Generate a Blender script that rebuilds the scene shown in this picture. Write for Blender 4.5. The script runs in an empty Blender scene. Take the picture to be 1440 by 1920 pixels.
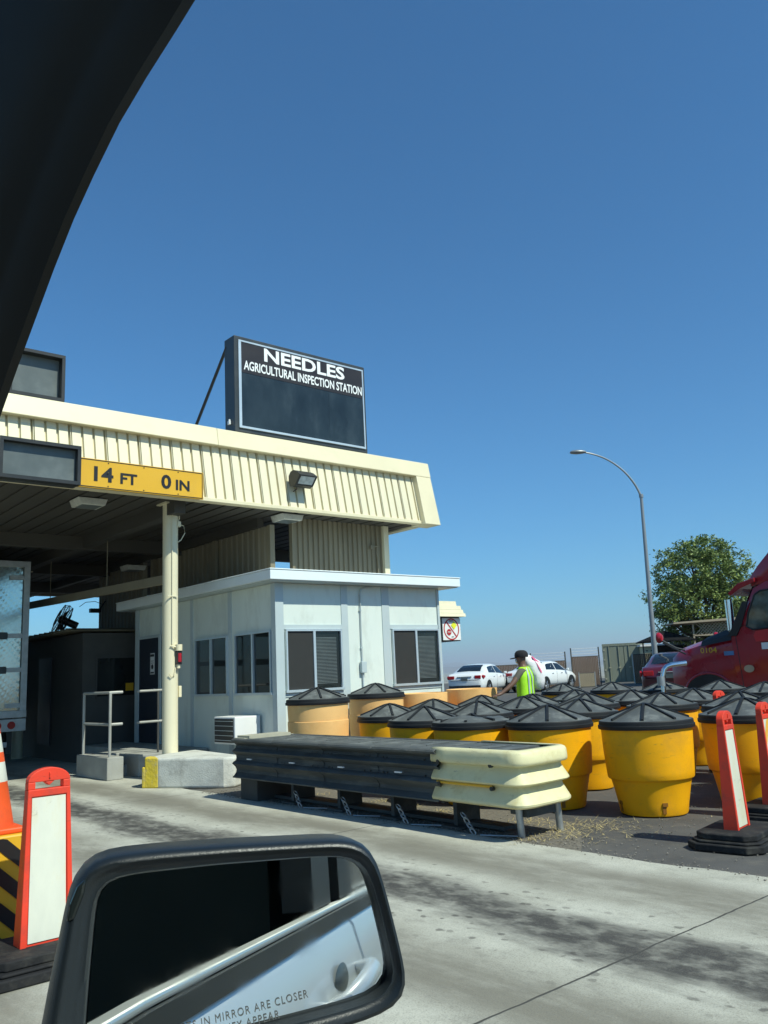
import bpy, bmesh, math, random
from mathutils import Vector, Matrix, noise
R = math.radians
random.seed(7)
scene = bpy.context.scene
C = scene.collection

# ------------------------------------------------------------------ camera, sky, sun, exposure
cam = bpy.data.cameras.new("camera"); co = bpy.data.objects.new("camera", cam); C.objects.link(co)
_p, _r, _y = R(10.889), R(-2.731), R(-40.672)
_Z = Matrix.Rotation(_y, 3, 'Z')
_F = _Z @ Vector((0, math.cos(_p), math.sin(_p)))
_R0 = Vector((1, 0, 0)); _U0 = Vector((0, -math.sin(_p), math.cos(_p)))
_Rt = _Z @ (math.cos(_r)*_R0 + math.sin(_r)*_U0)
_U = _Z @ (-math.sin(_r)*_R0 + math.cos(_r)*_U0)
m = Matrix((_Rt, _U, -_F)).transposed().to_4x4(); m.translation = Vector((0, 0, 1.5))
co.matrix_world = m
cam.sensor_fit = 'VERTICAL'; cam.sensor_height = 24; cam.lens = 24*1573/1920
cam.clip_start = 0.03; cam.clip_end = 60000
scene.camera = co
scene.render.resolution_x = 768; scene.render.resolution_y = 1024

SUN_EL, SUN_AZ = R(50), R(171)       # azimuth clockwise from +Y
world = bpy.data.worlds.new("World"); scene.world = world; world.use_nodes = True
nt = world.node_tree; bg = nt.nodes['Background']
sky = nt.nodes.new('ShaderNodeTexSky'); sky.sky_type = 'NISHITA'; sky.sun_disc = False
sky.sun_elevation = SUN_EL; sky.sun_rotation = SUN_AZ
sky.altitude = 200; sky.air_density = 1.0; sky.dust_density = 0.3; sky.ozone_density = 5.5
tint = nt.nodes.new('ShaderNodeMix'); tint.data_type = 'RGBA'; tint.blend_type = 'MULTIPLY'; tint.inputs['Factor'].default_value = 1
tint.inputs['B'].default_value = (.45, .99, 1.20, 1)          # deep desert blue
nt.links.new(sky.outputs[0], tint.inputs['A']); nt.links.new(tint.outputs['Result'], bg.inputs[0]); bg.inputs[1].default_value = 0.112
sl = bpy.data.lights.new("sun", 'SUN'); so = bpy.data.objects.new("sun", sl); C.objects.link(so)
sl.energy = 5.0; sl.angle = R(0.5); sl.color = (0.97, 1.0, 0.85)
sd = Vector((math.sin(SUN_AZ)*math.cos(SUN_EL), math.cos(SUN_AZ)*math.cos(SUN_EL), math.sin(SUN_EL)))
so.rotation_euler = sd.to_track_quat('Z', 'Y').to_euler()
scene.view_settings.view_transform = 'Standard'; scene.view_settings.look = 'None'
scene.view_settings.exposure = 0; scene.view_settings.gamma = 1
scene.cycles.max_bounces = 8; scene.cycles.volume_bounces = 0

# ------------------------------------------------------------------ materials
def mat(name, col, rough=0.6, metal=0.0, var=0.12, scale=4.0, bump=0.0, bscale=60.0, dirt=None, dirt_amt=0.0,
        dirt_scale=2.0, coat=0.0, spec=0.5, stretch=(1, 1, 1), emis=None, rvar=0.1, rnd=False, scuff=None):
    m = bpy.data.materials.new(name); m.use_nodes = True
    n, l = m.node_tree.nodes, m.node_tree.links
    b = n['Principled BSDF']
    b.inputs['Roughness'].default_value = rough; b.inputs['Metallic'].default_value = metal
    b.inputs['Coat Weight'].default_value = coat; b.inputs['Specular IOR Level'].default_value = spec
    tc = n.new('ShaderNodeTexCoord'); mp = n.new('ShaderNodeMapping'); mp.inputs['Scale'].default_value = stretch
    l.new(tc.outputs['Object'], mp.inputs[0])
    if rnd:                                   # every copy wears differently
        oi = n.new('ShaderNodeObjectInfo'); ml = n.new('ShaderNodeMath'); ml.operation = 'MULTIPLY'; ml.inputs[1].default_value = 37.0
        l.new(oi.outputs['Random'], ml.inputs[0]); cx = n.new('ShaderNodeCombineXYZ'); l.new(ml.outputs[0], cx.inputs[0]); l.new(ml.outputs[0], cx.inputs[2])
        l.new(cx.outputs[0], mp.inputs['Location'])
    nz = n.new('ShaderNodeTexNoise'); nz.inputs['Scale'].default_value = scale; nz.inputs['Detail'].default_value = 6
    l.new(mp.outputs[0], nz.inputs[0])
    rp = n.new('ShaderNodeValToRGB'); rp.color_ramp.elements[0].position = .3; rp.color_ramp.elements[1].position = .7
    a = tuple(max(0, c*(1-var)) for c in col); z = tuple(min(1, c*(1+var)) for c in col)
    rp.color_ramp.elements[0].color = (*a, 1); rp.color_ramp.elements[1].color = (*z, 1)
    l.new(nz.outputs[0], rp.inputs[0]); out = rp.outputs[0]
    if dirt:
        n2 = n.new('ShaderNodeTexNoise'); n2.inputs['Scale'].default_value = dirt_scale; n2.inputs['Detail'].default_value = 8
        n2.inputs['Roughness'].default_value = .7
        l.new(mp.outputs[0], n2.inputs[0])
        r2 = n.new('ShaderNodeValToRGB'); r2.color_ramp.elements[0].position = .5; r2.color_ramp.elements[1].position = .72
        r2.color_ramp.elements[0].color = (0, 0, 0, 1); r2.color_ramp.elements[1].color = (dirt_amt,)*3+(1,)
        l.new(n2.outputs[0], r2.inputs[0])
        mx = n.new('ShaderNodeMix'); mx.data_type = 'RGBA'; mx.inputs['B'].default_value = (*dirt, 1)
        l.new(r2.outputs[0], mx.inputs['Factor']); l.new(out, mx.inputs['A']); out = mx.outputs['Result']
    if scuff:
        m4 = n.new('ShaderNodeMapping'); m4.inputs['Scale'].default_value = (3, 3, 14); l.new(mp.outputs[0], m4.inputs[0])
        n4 = n.new('ShaderNodeTexNoise'); n4.inputs['Scale'].default_value = 1.6; n4.inputs['Detail'].default_value = 9; n4.inputs['Roughness'].default_value = .75
        l.new(m4.outputs[0], n4.inputs[0]); r4 = n.new('ShaderNodeMapRange'); r4.inputs['From Min'].default_value = .60; r4.inputs['From Max'].default_value = .70; r4.inputs['To Max'].default_value = scuff[1]
        l.new(n4.outputs[0], r4.inputs[0]); x4 = n.new('ShaderNodeMix'); x4.data_type = 'RGBA'; x4.inputs['B'].default_value = (*scuff[0], 1)
        l.new(r4.outputs[0], x4.inputs['Factor']); l.new(out, x4.inputs['A']); out = x4.outputs['Result']
    l.new(out, b.inputs['Base Color'])
    if rvar:
        mr = n.new('ShaderNodeMapRange'); mr.inputs['To Min'].default_value = max(.02, rough-rvar); mr.inputs['To Max'].default_value = min(1, rough+rvar)
        l.new(nz.outputs[0], mr.inputs[0]); l.new(mr.outputs[0], b.inputs['Roughness'])
    if bump:
        n3 = n.new('ShaderNodeTexNoise'); n3.inputs['Scale'].default_value = bscale; n3.inputs['Detail'].default_value = 4
        l.new(mp.outputs[0], n3.inputs[0])
        bp = n.new('ShaderNodeBump'); bp.inputs['Strength'].default_value = bump; bp.inputs['Distance'].default_value = .01
        l.new(n3.outputs[0], bp.inputs['Height']); l.new(bp.outputs[0], b.inputs['Normal'])
    if emis:
        b.inputs['Emission Color'].default_value = (*emis[0], 1); b.inputs['Emission Strength'].default_value = emis[1]
    return m

M = {}
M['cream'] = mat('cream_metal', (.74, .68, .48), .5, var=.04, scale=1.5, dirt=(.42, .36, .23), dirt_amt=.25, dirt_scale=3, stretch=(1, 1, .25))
M['cream_trim'] = mat('cream_trim', (.76, .68, .46), .45, var=.03, scale=1.2, dirt=(.5, .43, .28), dirt_amt=.2, dirt_scale=2)
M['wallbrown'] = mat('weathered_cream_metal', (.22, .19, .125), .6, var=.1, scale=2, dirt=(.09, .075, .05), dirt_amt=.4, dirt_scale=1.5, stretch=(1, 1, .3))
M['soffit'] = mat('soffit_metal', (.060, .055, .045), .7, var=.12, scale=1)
M['deck'] = mat('roof_deck', (.4, .38, .33), .8, var=.1)
M['booth'] = mat('booth_paint', (.67, .73, .67), .45, var=.04, scale=1.2, dirt=(.42, .44, .39), dirt_amt=.5, dirt_scale=2.5, stretch=(1, 1, .4))
M['boothtrim'] = mat('booth_trim_paint', (.47, .54, .55), .4, var=.04, scale=2, dirt=(.33, .37, .37), dirt_amt=.25, dirt_scale=4)
M['boothroof'] = mat('booth_roof_trim', (.76, .82, .82), .35, var=.03)
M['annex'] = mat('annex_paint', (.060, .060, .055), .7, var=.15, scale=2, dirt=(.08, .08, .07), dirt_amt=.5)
M['alu'] = mat('aluminium_frame', (.6, .66, .68), .35, .5, var=.05)
M['winglass'] = mat('dark_window_glass', (.012, .016, .016), .04, var=.4, scale=1.2, spec=.5, rvar=.02)
M['blind'] = mat('window_blind', (.16, .19, .19), .6, var=.15)
M['screen'] = mat('window_screen', (.022, .023, .022), .75, var=.15, scale=9, bump=.3, bscale=400)
M['dark'] = mat('black_paint', (.015, .017, .018), .45, var=.2)
M['darkdoor'] = mat('dark_door', (.012, .018, .03), .5, var=.2)
M['signdark'] = mat('sign_cabinet_grey', (.035, .042, .045), .4, var=.1, dirt=(.09, .09, .08), dirt_amt=.3)
M['signface'] = mat('sign_header_brown', (.028, .022, .020), .35, var=.1)
M['led'] = mat('unlit_display_glass', (.020, .030, .036), .22, var=.3, scale=2.5, dirt=(.07, .09, .1), dirt_amt=.35, dirt_scale=1.3, stretch=(1, 1, .5))
M['led2'] = mat('unlit_display_grey', (.10, .12, .12), .4, var=.15, scale=3, dirt=(.2, .22, .22), dirt_amt=.3, dirt_scale=3)
M['white'] = mat('white_paint', (.8, .8, .78), .4, var=.03)
M['letter'] = mat('white_letters', (.85, .87, .86), .4, var=.02)
M['yellowsign'] = mat('yellow_sign_sheeting', (.72, .40, .02), .4, var=.06, scale=1.5, dirt=(.6, .36, .06), dirt_amt=.3)
M['blackletter'] = mat('black_letters', (.012, .012, .012), .4, var=.1)
M['conc_white'] = mat('painted_concrete', (.60, .60, .54), .85, var=.08, scale=5, bump=.5, bscale=50, dirt=(.25, .24, .21), dirt_amt=.7, dirt_scale=3.5)
M['conc_yellow'] = mat('yellow_painted_concrete', (.68, .50, .04), .8, var=.12, scale=8, bump=.8, bscale=25, dirt=(.40, .38, .32), dirt_amt=.8, dirt_scale=5)
M['conc'] = mat('plain_concrete', (.34, .34, .31), .9, var=.12, scale=3, bump=.5, bscale=60, dirt=(.2, .2, .18), dirt_amt=.5)
M['galv'] = mat('galvanised_steel', (.42, .44, .44), .45, .7, var=.15, scale=8)
M['railpaint'] = mat('grey_rail_paint', (.38, .38, .35), .5, .2, var=.1)
M['barrel'] = mat('yellow_plastic', (.93, .43, .003), .55, spec=.3, var=.04, scale=2.5, dirt=(.55, .27, .03), dirt_amt=.55, dirt_scale=3, bump=.18, bscale=9, rnd=True, scuff=((.22, .13, .04), .6))
M['barrel_faded'] = mat('faded_orange_plastic', (.88, .52, .20), .6, spec=.3, var=.06, scale=2, dirt=(.70, .36, .10), dirt_amt=.6, dirt_scale=1.5, bump=.15, bscale=9, rnd=True, scuff=((.40, .26, .12), .5))
M['lid'] = mat('black_lid_plastic', (.085, .092, .088), .62, var=.2, scale=5, dirt=(.24, .25, .23), dirt_amt=.65, dirt_scale=5, bump=.35, bscale=22, rnd=True, scuff=((.40, .40, .37), .5))
M['lidrim'] = mat('black_lid_rim', (.014, .016, .018), .6, spec=.3, var=.15, scale=6)
M['rubber'] = mat('black_rubber', (.016, .016, .017), .8, spec=.3, var=.2, bump=.5, bscale=30, dirt=(.09, .085, .07), dirt_amt=.6, dirt_scale=6, rnd=True)
M['red'] = mat('orange_red_plastic', (.76, .055, .024), .5, spec=.35, var=.08, scale=3, dirt=(.32, .06, .045), dirt_amt=.6, dirt_scale=7, rnd=True, scuff=((.16, .05, .04), .6))
M['orange'] = mat('cone_orange', (.85, .10, .012), .5, var=.07, dirt=(.35, .06, .02), dirt_amt=.5, dirt_scale=4)
M['reflwhite'] = mat('reflective_white', (.68, .68, .57), .45, var=.06, scale=14, dirt=(.58, .50, .28), dirt_amt=.8, dirt_scale=3.5, stretch=(1, 1, .35), rnd=True, scuff=((.30, .29, .24), .7))
M['reflyellow'] = mat('reflective_amber', (.80, .42, .04), .4, var=.05)
M['reflred'] = mat('reflective_red', (.45, .03, .03), .4, var=.05)
M['hdpe'] = mat('weathered_black_plastic', (.068, .076, .076), .65, spec=.3, var=.25, scale=4, dirt=(.17, .17, .155), dirt_amt=.7, dirt_scale=7, stretch=(1, .3, 1), bump=.35, bscale=18, scuff=((.26, .26, .24), .5))
M['nose'] = mat('pale_yellow_plastic', (.72, .67, .40), .5, spec=.3, var=.07, scale=3, dirt=(.46, .38, .16), dirt_amt=.7, dirt_scale=3, bump=.2, bscale=20, scuff=((.20, .18, .12), .6))
M['bright_trim'] = mat('satin_bright_trim', (.85, .85, .80), .35, .6, var=.03)
M['interior'] = mat('black_interior', (.045, .056, .052), .8, var=.1, spec=.2)
M['truckglass'] = mat('painted_reflection_cab_glass', (.05, .085, .08), .08, var=.7, scale=5, rvar=0)  # mottled teal base colour paints the cab window's reflections in
M['anchor'] = mat('dark_weathered_steel', (.055, .055, .05), .8, var=.15, scale=5, bump=.3)
M['beigeplate'] = mat('beige_plate', (.42, .40, .30), .7, var=.1)
M['carwhite'] = mat('white_car_paint', (.78, .80, .80), .3, coat=.6, var=.01, rvar=0)
M['maroon'] = mat('maroon_car_paint', (.085, .006, .014), .3, coat=.6, var=.05, rvar=0)
M['truckred'] = mat('dark_red_truck_paint', (.38, .009, .020), .28, coat=.7, var=.06, scale=1.5, rvar=.05, dirt=(.15, .05, .05), dirt_amt=.35, dirt_scale=3)
M['tyre'] = mat('tyre_rubber', (.012, .012, .012), .8, var=.2)
M['rim'] = mat('wheel_rim', (.5, .5, .5), .3, .8, var=.1)
M['carglass'] = mat('tinted_car_glass', (.010, .014, .018), .05, var=.2, rvar=0)
M['taillight'] = mat('tail_light_red', (.35, .01, .015), .2, var=.1, rvar=0)
M['chrome'] = mat('chrome', (.75, .76, .77), .15, 1.0, var=.03, rvar=.03)
M['stainless'] = mat('quilted_stainless', (.50, .55, .52), .14, .95, var=.12, scale=2, bump=.04, bscale=8)
M['trunk'] = mat('bark', (.10, .075, .055), .9, var=.3, scale=9, bump=.8, bscale=20, stretch=(1, 1, .3))
M['fabricblack'] = mat('dark_canvas', (.010, .010, .011), .95, var=.2, spec=.1)
M['container'] = mat('grey_green_container_paint', (.24, .26, .20), .7, var=.1, dirt=(.08, .06, .04), dirt_amt=.45, dirt_scale=2, stretch=(1, 1, .4))
M['slat'] = mat('brown_fence_slats', (.20, .125, .08), .8, var=.15, scale=4, dirt=(.09, .07, .055), dirt_amt=.5, dirt_scale=3)
M['slattan'] = mat('tan_slats', (.40, .33, .22), .8, var=.12)
M['buildcream'] = mat('far_wall_cream', (.72, .66, .44), .7, var=.05)
M['lattice'] = mat('tan_lattice', (.36, .29, .20), .8, var=.1)
M['skin'] = mat('skin', (.16, .085, .055), .5, var=.06)
M['shirt'] = mat('olive_grey_shirt', (.10, .095, .075), .9, var=.12, scale=15)
M['trousers'] = mat('dark_trousers', (.025, .028, .035), .9, var=.15)
M['vest'] = mat('lime_vest', (.42, .85, .02), .7, var=.05, scale=12, bump=.3, bscale=25)
M['tape'] = mat('silver_tape', (.42, .50, .48), .4, .2, var=.1)
M['cap'] = mat('black_cloth', (.012, .012, .015), .9, var=.2)
M['bag'] = mat('white_plastic_bag', (.80, .79, .80), .5, var=.04, scale=9, bump=.9, bscale=10)
M['pink'] = mat('pink_print', (.60, .10, .20), .6, var=.1)
M['cardark'] = mat('cabin_trim_dark', (.0035, .0045, .0045), .55, var=.15, scale=4, spec=.25, rvar=.03)
M['mirrorhousing'] = mat('textured_black_plastic', (.012, .017, .021), .38, var=.1, bump=.10, bscale=900, scale=6)
M['straw'] = mat('dry_straw', (.50, .40, .18), .9, var=.25, scale=20)
M['gravelm'] = mat('gravel_stone', (.22, .20, .17), .9, var=.4, scale=30)
M['lamphead'] = mat('lamp_head_grey', (.30, .31, .31), .4, .4, var=.05)
M['lens'] = mat('clear_lens', (.40, .45, .45), .1, var=.25, scale=12, rvar=0)
M['redlens'] = mat('lit_red_lens', (.25, .006, .012), .3, emis=((1, .03, .06), .12))
M['paper'] = mat('paper', (.7, .7, .68), .8, var=.03)
M['exh'] = mat('exhaust_chrome', (.7, .7, .7), .12, 1.0, var=.05, rvar=.03)

gm = bpy.data.materials.new('mirror_silver'); gm.use_nodes = True
b = gm.node_tree.nodes['Principled BSDF']; b.inputs['Metallic'].default_value = 1
n, l = gm.node_tree.nodes, gm.node_tree.links
nz = n.new('ShaderNodeTexNoise'); nz.inputs['Scale'].default_value = 40; nz.inputs['Detail'].default_value = 5
tc = n.new('ShaderNodeTexCoord'); l.new(tc.outputs['Object'], nz.inputs[0])
rp = n.new('ShaderNodeMapRange'); rp.inputs['From Min'].default_value = .45; rp.inputs['From Max'].default_value = .8
rp.inputs['To Min'].default_value = .01; rp.inputs['To Max'].default_value = .08
l.new(nz.outputs[0], rp.inputs[0]); l.new(rp.outputs[0], b.inputs['Roughness'])
b.inputs['Base Color'].default_value = (.66, .70, .69, 1)
M['mirror'] = gm

def leaf_mat():
    m = bpy.data.materials.new('leaves'); m.use_nodes = True
    n, l = m.node_tree.nodes, m.node_tree.links; b = n['Principled BSDF']
    g = n.new('ShaderNodeNewGeometry'); rp = n.new('ShaderNodeValToRGB')
    rp.color_ramp.elements[0].color = (.055, .10, .022, 1); rp.color_ramp.elements[1].color = (.27, .34, .08, 1)
    l.new(g.outputs['Random Per Island'], rp.inputs[0]); l.new(rp.outputs[0], b.inputs['Base Color'])
    b.inputs['Roughness'].default_value = .55
    return m
M['leaf'] = leaf_mat()

def lattice_mat(name, col, scale, thick=.25):
    """open diamond mesh: the gaps are see-through"""
    m = bpy.data.materials.new(name); m.use_nodes = True
    n, l = m.node_tree.nodes, m.node_tree.links; b = n['Principled BSDF']
    b.inputs['Base Color'].default_value = (*col, 1); b.inputs['Roughness'].default_value = .7
    return m

def road_mat():
    m = bpy.data.materials.new('stained_concrete'); m.use_nodes = True
    n, l = m.node_tree.nodes, m.node_tree.links; b = n['Principled BSDF']
    tc = n.new('ShaderNodeTexCoord'); sx = n.new('ShaderNodeSeparateXYZ'); l.new(tc.outputs['Object'], sx.inputs[0])
    def N(scale, detail=6, rough=.6, st=(1, 1, 1), w=0):
        mp = n.new('ShaderNodeMapping'); mp.inputs['Scale'].default_value = st; mp.inputs['Location'].default_value = (w, w*1.7, 0)
        l.new(tc.outputs['Object'], mp.inputs[0])
        t = n.new('ShaderNodeTexNoise'); t.inputs['Scale'].default_value = scale; t.inputs['Detail'].default_value = detail
        t.inputs['Roughness'].default_value = rough; l.new(mp.outputs[0], t.inputs[0]); return t.outputs[0]
    def math_(op, a, b_=None, c=None, clamp=False):
        x = n.new('ShaderNodeMath'); x.operation = op; x.use_clamp = clamp
        for i, v in enumerate((a, b_, c)):
            if v is None: continue
            if isinstance(v, (int, float)): x.inputs[i].default_value = v
            else: l.new(v, x.inputs[i])
        return x.outputs[0]
    def mrange(v, a, b_, c=0, d=1):
        x = n.new('ShaderNodeMapRange'); x.inputs['From Min'].default_value = a; x.inputs['From Max'].default_value = b_
        x.inputs['To Min'].default_value = c; x.inputs['To Max'].default_value = d; x.interpolation_type = 'SMOOTHSTEP'
        l.new(v, x.inputs[0]); return x.outputs[0]
    def mix(f, a, col):
        x = n.new('ShaderNodeMix'); x.data_type = 'RGBA'; l.new(f, x.inputs['Factor'])
        if isinstance(a, tuple): x.inputs['A'].default_value = (*a, 1)
        else: l.new(a, x.inputs['A'])
        x.inputs['B'].default_value = (*col, 1); return x.outputs['Result']
    # lane centre drip band: x=4.15 in this lane, repeated every 3.9 m
    wob = math_('MULTIPLY_ADD', N(.5, 3), .5, -.25)
    xx = math_('ADD', sx.outputs[0], wob)
    ph = math_('SUBTRACT', math_('FLOORED_MODULO', math_('ADD', xx, -4.15+3.9/2+39), 3.9), 3.9/2)
    ax = math_('ABSOLUTE', ph)
    n1 = N(2.4, 9, .72, (1, .26, 1))
    band = mrange(math_('ADD', ax, math_('MULTIPLY_ADD', n1, -.9, .45)),   .50, .10)
    n2 = N(7, 6, .65, (1, .6, 1), 3)
    band = math_('MULTIPLY', band, mrange(n2, .25, .6, .45, 1))
    # broad brownish wheel tracks either side
    tr = mrange(math_('ABSOLUTE', math_('SUBTRACT', ax, .98)), .55, .12)
    tr = math_('MULTIPLY', tr, mrange(N(1.6, 8, .7, (1, .3, 1), 7), .30, .58, .35, 1))
    col = mix(mrange(N(1.6, 8, .7), .3, .7), (.54, .53, .45), (.42, .41, .34))
    col = mix(math_('MULTIPLY', tr, .90), col, (.175, .162, .125))
    col = mix(mrange(N(5, 10, .75, (1, .5, 1), 9), .48, .70, 0, .45), col, (.16, .15, .125))
    col = mix(math_('MULTIPLY', band, 1.0), col, (.050, .047, .042))
    # oil spots scattered around the band
    vo = n.new('ShaderNodeTexVoronoi'); vo.inputs['Scale'].default_value = 12; vo.inputs['Randomness'].default_value = 1
    mp = n.new('ShaderNodeMapping'); mp.inputs['Scale'].default_value = (1, .7, 1)
    vm = n.new('ShaderNodeMix'); vm.data_type = 'RGBA'; vm.inputs['Factor'].default_value = .06
    nn = n.new('ShaderNodeTexNoise'); nn.inputs['Scale'].default_value = 14; l.new(tc.outputs['Object'], nn.inputs[0])
    l.new(tc.outputs['Object'], vm.inputs['A']); l.new(nn.outputs['Color'], vm.inputs['B'])
    l.new(vm.outputs['Result'], mp.inputs[0]); l.new(mp.outputs[0], vo.inputs[0])
    sep = n.new('ShaderNodeSeparateColor'); l.new(vo.outputs['Color'], sep.inputs[0])
    spot = math_('MULTIPLY', mrange(vo.outputs['Distance'], .30, .16), mrange(sep.outputs[0], .32, .38))
    spot = math_('MULTIPLY', spot, mrange(math_('ADD', ax, math_('MULTIPLY', sep.outputs[1], .3)), 1.0, .35, .06, 1))
    col = mix(math_('MULTIPLY', spot, .8), col, (.075, .07, .06))
    # fine grain
    col = mix(mrange(N(110, 4, .7), .46, .68, 0, .5), col, (.15, .14, .12))
    col = mix(mrange(N(60, 4, .6, (1, 1, 1), 5), .62, .8, 0, .6), col, (.09, .085, .075))
    # transverse joints every 4.1 m
    jy = math_('ADD', sx.outputs[1], math_('MULTIPLY_ADD', N(3, 3), .05, -.025))
    jj = math_('ABSOLUTE', math_('SUBTRACT', math_('FLOORED_MODULO', math_('ADD', jy, -2.83+2.05+41), 4.1), 2.05))
    joint = mrange(jj, .010, .004)
    col = mix(joint, col, (.06, .058, .05))
    # dusty kerb side
    l.new(col, b.inputs['Base Color']); b.inputs['Roughness'].default_value = .88
    bp = n.new('ShaderNodeBump'); bp.inputs['Strength'].default_value = .35; bp.inputs['Distance'].default_value = .006
    hh = math_('SUBTRACT', N(90, 5), math_('MULTIPLY', joint, 2.0)); l.new(hh, bp.inputs['Height']); l.new(bp.outputs[0], b.inputs['Normal'])
    return m
M['road'] = road_mat()
M['asphalt'] = mat('asphalt', (.085, .082, .078), .92, var=.22, scale=1.6, bump=.8, bscale=120, dirt=(.16, .145, .12), dirt_amt=.55, dirt_scale=4)
M['gravelbed'] = mat('gravel_dirt', (.15, .135, .11), .95, var=.3, scale=30, bump=1.0, bscale=70, dirt=(.26, .23, .17), dirt_amt=.6, dirt_scale=25)
M['desert'] = mat('desert_ground', (.26, .25, .21), .95, var=.2, scale=.02, dirt=(.14, .14, .08), dirt_amt=.6, dirt_scale=.05)
M['hill'] = mat('desert_rock', (.16, .13, .11), .95, var=.25, scale=.002)

# ------------------------------------------------------------------ mesh builder
class MB:
    def __init__(s): s.v, s.f, s.m, s.sm = [], [], [], []
    def face(s, idx, mi=0, smooth=False): s.f.append(tuple(idx)); s.m.append(mi); s.sm.append(smooth)
    def add(s, vs, fs, mi=0, smooth=False, mtx=None):
        o = len(s.v)
        for p in vs:
            p = Vector(p)
            if mtx: p = mtx @ p
            s.v.append(tuple(p))
        for f in fs: s.face([o+i for i in f], mi, smooth)
        return s
    def box(s, x0, x1, y0, y1, z0, z1, mi=0, mtx=None):
        v = [(x0, y0, z0), (x1, y0, z0), (x1, y1, z0), (x0, y1, z0), (x0, y0, z1), (x1, y0, z1), (x1, y1, z1), (x0, y1, z1)]
        return s.add(v, [(0, 3, 2, 1), (4, 5, 6, 7), (0, 1, 5, 4), (1, 2, 6, 5), (2, 3, 7, 6), (3, 0, 4, 7)], mi, False, mtx)
    def prism(s, poly, axis, a, b_, mi=0, mtx=None, smooth=False):
        """poly of 2D points extruded along axis ('x','y','z') from a to b"""
        n_ = len(poly); P = {'x': lambda p, t: (t, p[0], p[1]), 'y': lambda p, t: (p[0], t, p[1]), 'z': lambda p, t: (p[0], p[1], t)}[axis]
        v = [P(p, a) for p in poly]+[P(p, b_) for p in poly]
        fs = [tuple(range(n_)), tuple(reversed(range(n_, 2*n_)))]+[(i, n_+i, n_+(i+1) % n_, (i+1) % n_) for i in range(n_)]
        return s.add(v, fs, mi, smooth, mtx)
    def tube(s, pts, r, n_=10, mi=0, cap=True, mtx=None, smooth=True):
        pts = [Vector(p) for p in pts]; rr = r if isinstance(r, (list, tuple)) else [r]*len(pts)
        vs, fs = [], []
        t0 = (pts[1]-pts[0]).normalized(); up = Vector((0, 0, 1)) if abs(t0.z) < .95 else Vector((1, 0, 0))
        for i, p in enumerate(pts):
            t = (pts[min(i+1, len(pts)-1)]-pts[max(i-1, 0)]).normalized()
            a = t.cross(up); a = a.normalized() if a.length > 1e-6 else Vector((1, 0, 0)); b2 = a.cross(t).normalized()
            for k in range(n_):
                an = 2*math.pi*k/n_; vs.append(p+a*math.cos(an)*rr[i]+b2*math.sin(an)*rr[i])
        for i in range(len(pts)-1):
            for k in range(n_): fs.append((i*n_+k, i*n_+(k+1) % n_, (i+1)*n_+(k+1) % n_, (i+1)*n_+k))
        s.add(vs, fs, mi, smooth, mtx)
        if cap:
            s.add(vs[:n_], [tuple(reversed(range(n_)))], mi, False, mtx); s.add(vs[-n_:], [tuple(range(n_))], mi, False, mtx)
        return s
    def lathe(s, prof, n_=32, mi=0, mtx=None, smooth=True, mis=None, capt=False, capb=False):
        vs, o = [], len(s.v)
        for r_, z in prof:
            for k in range(n_): a = 2*math.pi*k/n_; vs.append((r_*math.cos(a), r_*math.sin(a), z))
        for i in range(len(prof)-1):
            fs = [(i*n_+k, i*n_+(k+1) % n_, (i+1)*n_+(k+1) % n_, (i+1)*n_+k) for k in range(n_)]
            if i == 0: s.add(vs, fs, mis[i] if mis else mi, smooth, mtx)
            else:
                for f in fs: s.face([o+q for q in f], mis[i] if mis else mi, smooth)
        if capb: s.face([o+k for k in reversed(range(n_))], mi)
        if capt: s.face([o+(len(prof)-1)*n_+k for k in range(n_)], mis[-1] if mis else mi)
        return s
    def loft(s, rings, mi=0, smooth=True, closed=True, caps=True, mtx=None):
        n_ = len(rings[0]); vs = [p for r_ in rings for p in r_]; fs = []
        for i in range(len(rings)-1):
            for k in range(n_ if closed else n_-1):
                fs.append((i*n_+k, i*n_+(k+1) % n_, (i+1)*n_+(k+1) % n_, (i+1)*n_+k))
        s.add(vs, fs, mi, smooth, mtx)
        if caps:
            s.add(rings[0], [tuple(reversed(range(n_)))], mi, False, mtx); s.add(rings[-1], [tuple(range(n_))], mi, False, mtx)
        return s

def wmat(o):
    mm = o.matrix_basis.copy()
    return (wmat(o.parent) @ mm) if o.parent else mm

def obj(name, mb, mats, parent=None, world=False, bevel=0, sharp=35, loc=None, rotz=0, seg=2):
    me = bpy.data.meshes.new(name)
    vs = mb.v
    if world and parent is not None:
        inv = wmat(parent).inverted(); vs = [tuple(inv @ Vector(p)) for p in vs]
    me.from_pydata([tuple(p) for p in vs], [], mb.f)
    if not isinstance(mats, (list, tuple)): mats = [mats]
    for q in mats: me.materials.append(M[q] if isinstance(q, str) else q)
    me.polygons.foreach_set('material_index', mb.m); me.polygons.foreach_set('use_smooth', mb.sm)
    me.update()
    bm = bmesh.new(); bm.from_mesh(me); bmesh.ops.remove_doubles(bm, verts=bm.verts, dist=1e-5)
    bmesh.ops.recalc_face_normals(bm, faces=bm.faces); bm.to_mesh(me); bm.free()
    if any(mb.sm): me.set_sharp_from_angle(angle=R(sharp))
    o = bpy.data.objects.new(name, me); C.objects.link(o)
    if parent is not None: o.parent = parent
    if loc is not None: o.location = loc; o.rotation_euler = (0, 0, rotz)
    if bevel:
        bv = o.modifiers.new('bevel', 'BEVEL'); bv.width = bevel; bv.segments = seg; bv.limit_method = 'ANGLE'; bv.angle_limit = R(40)
        bv.harden_normals = False
    return o

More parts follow.
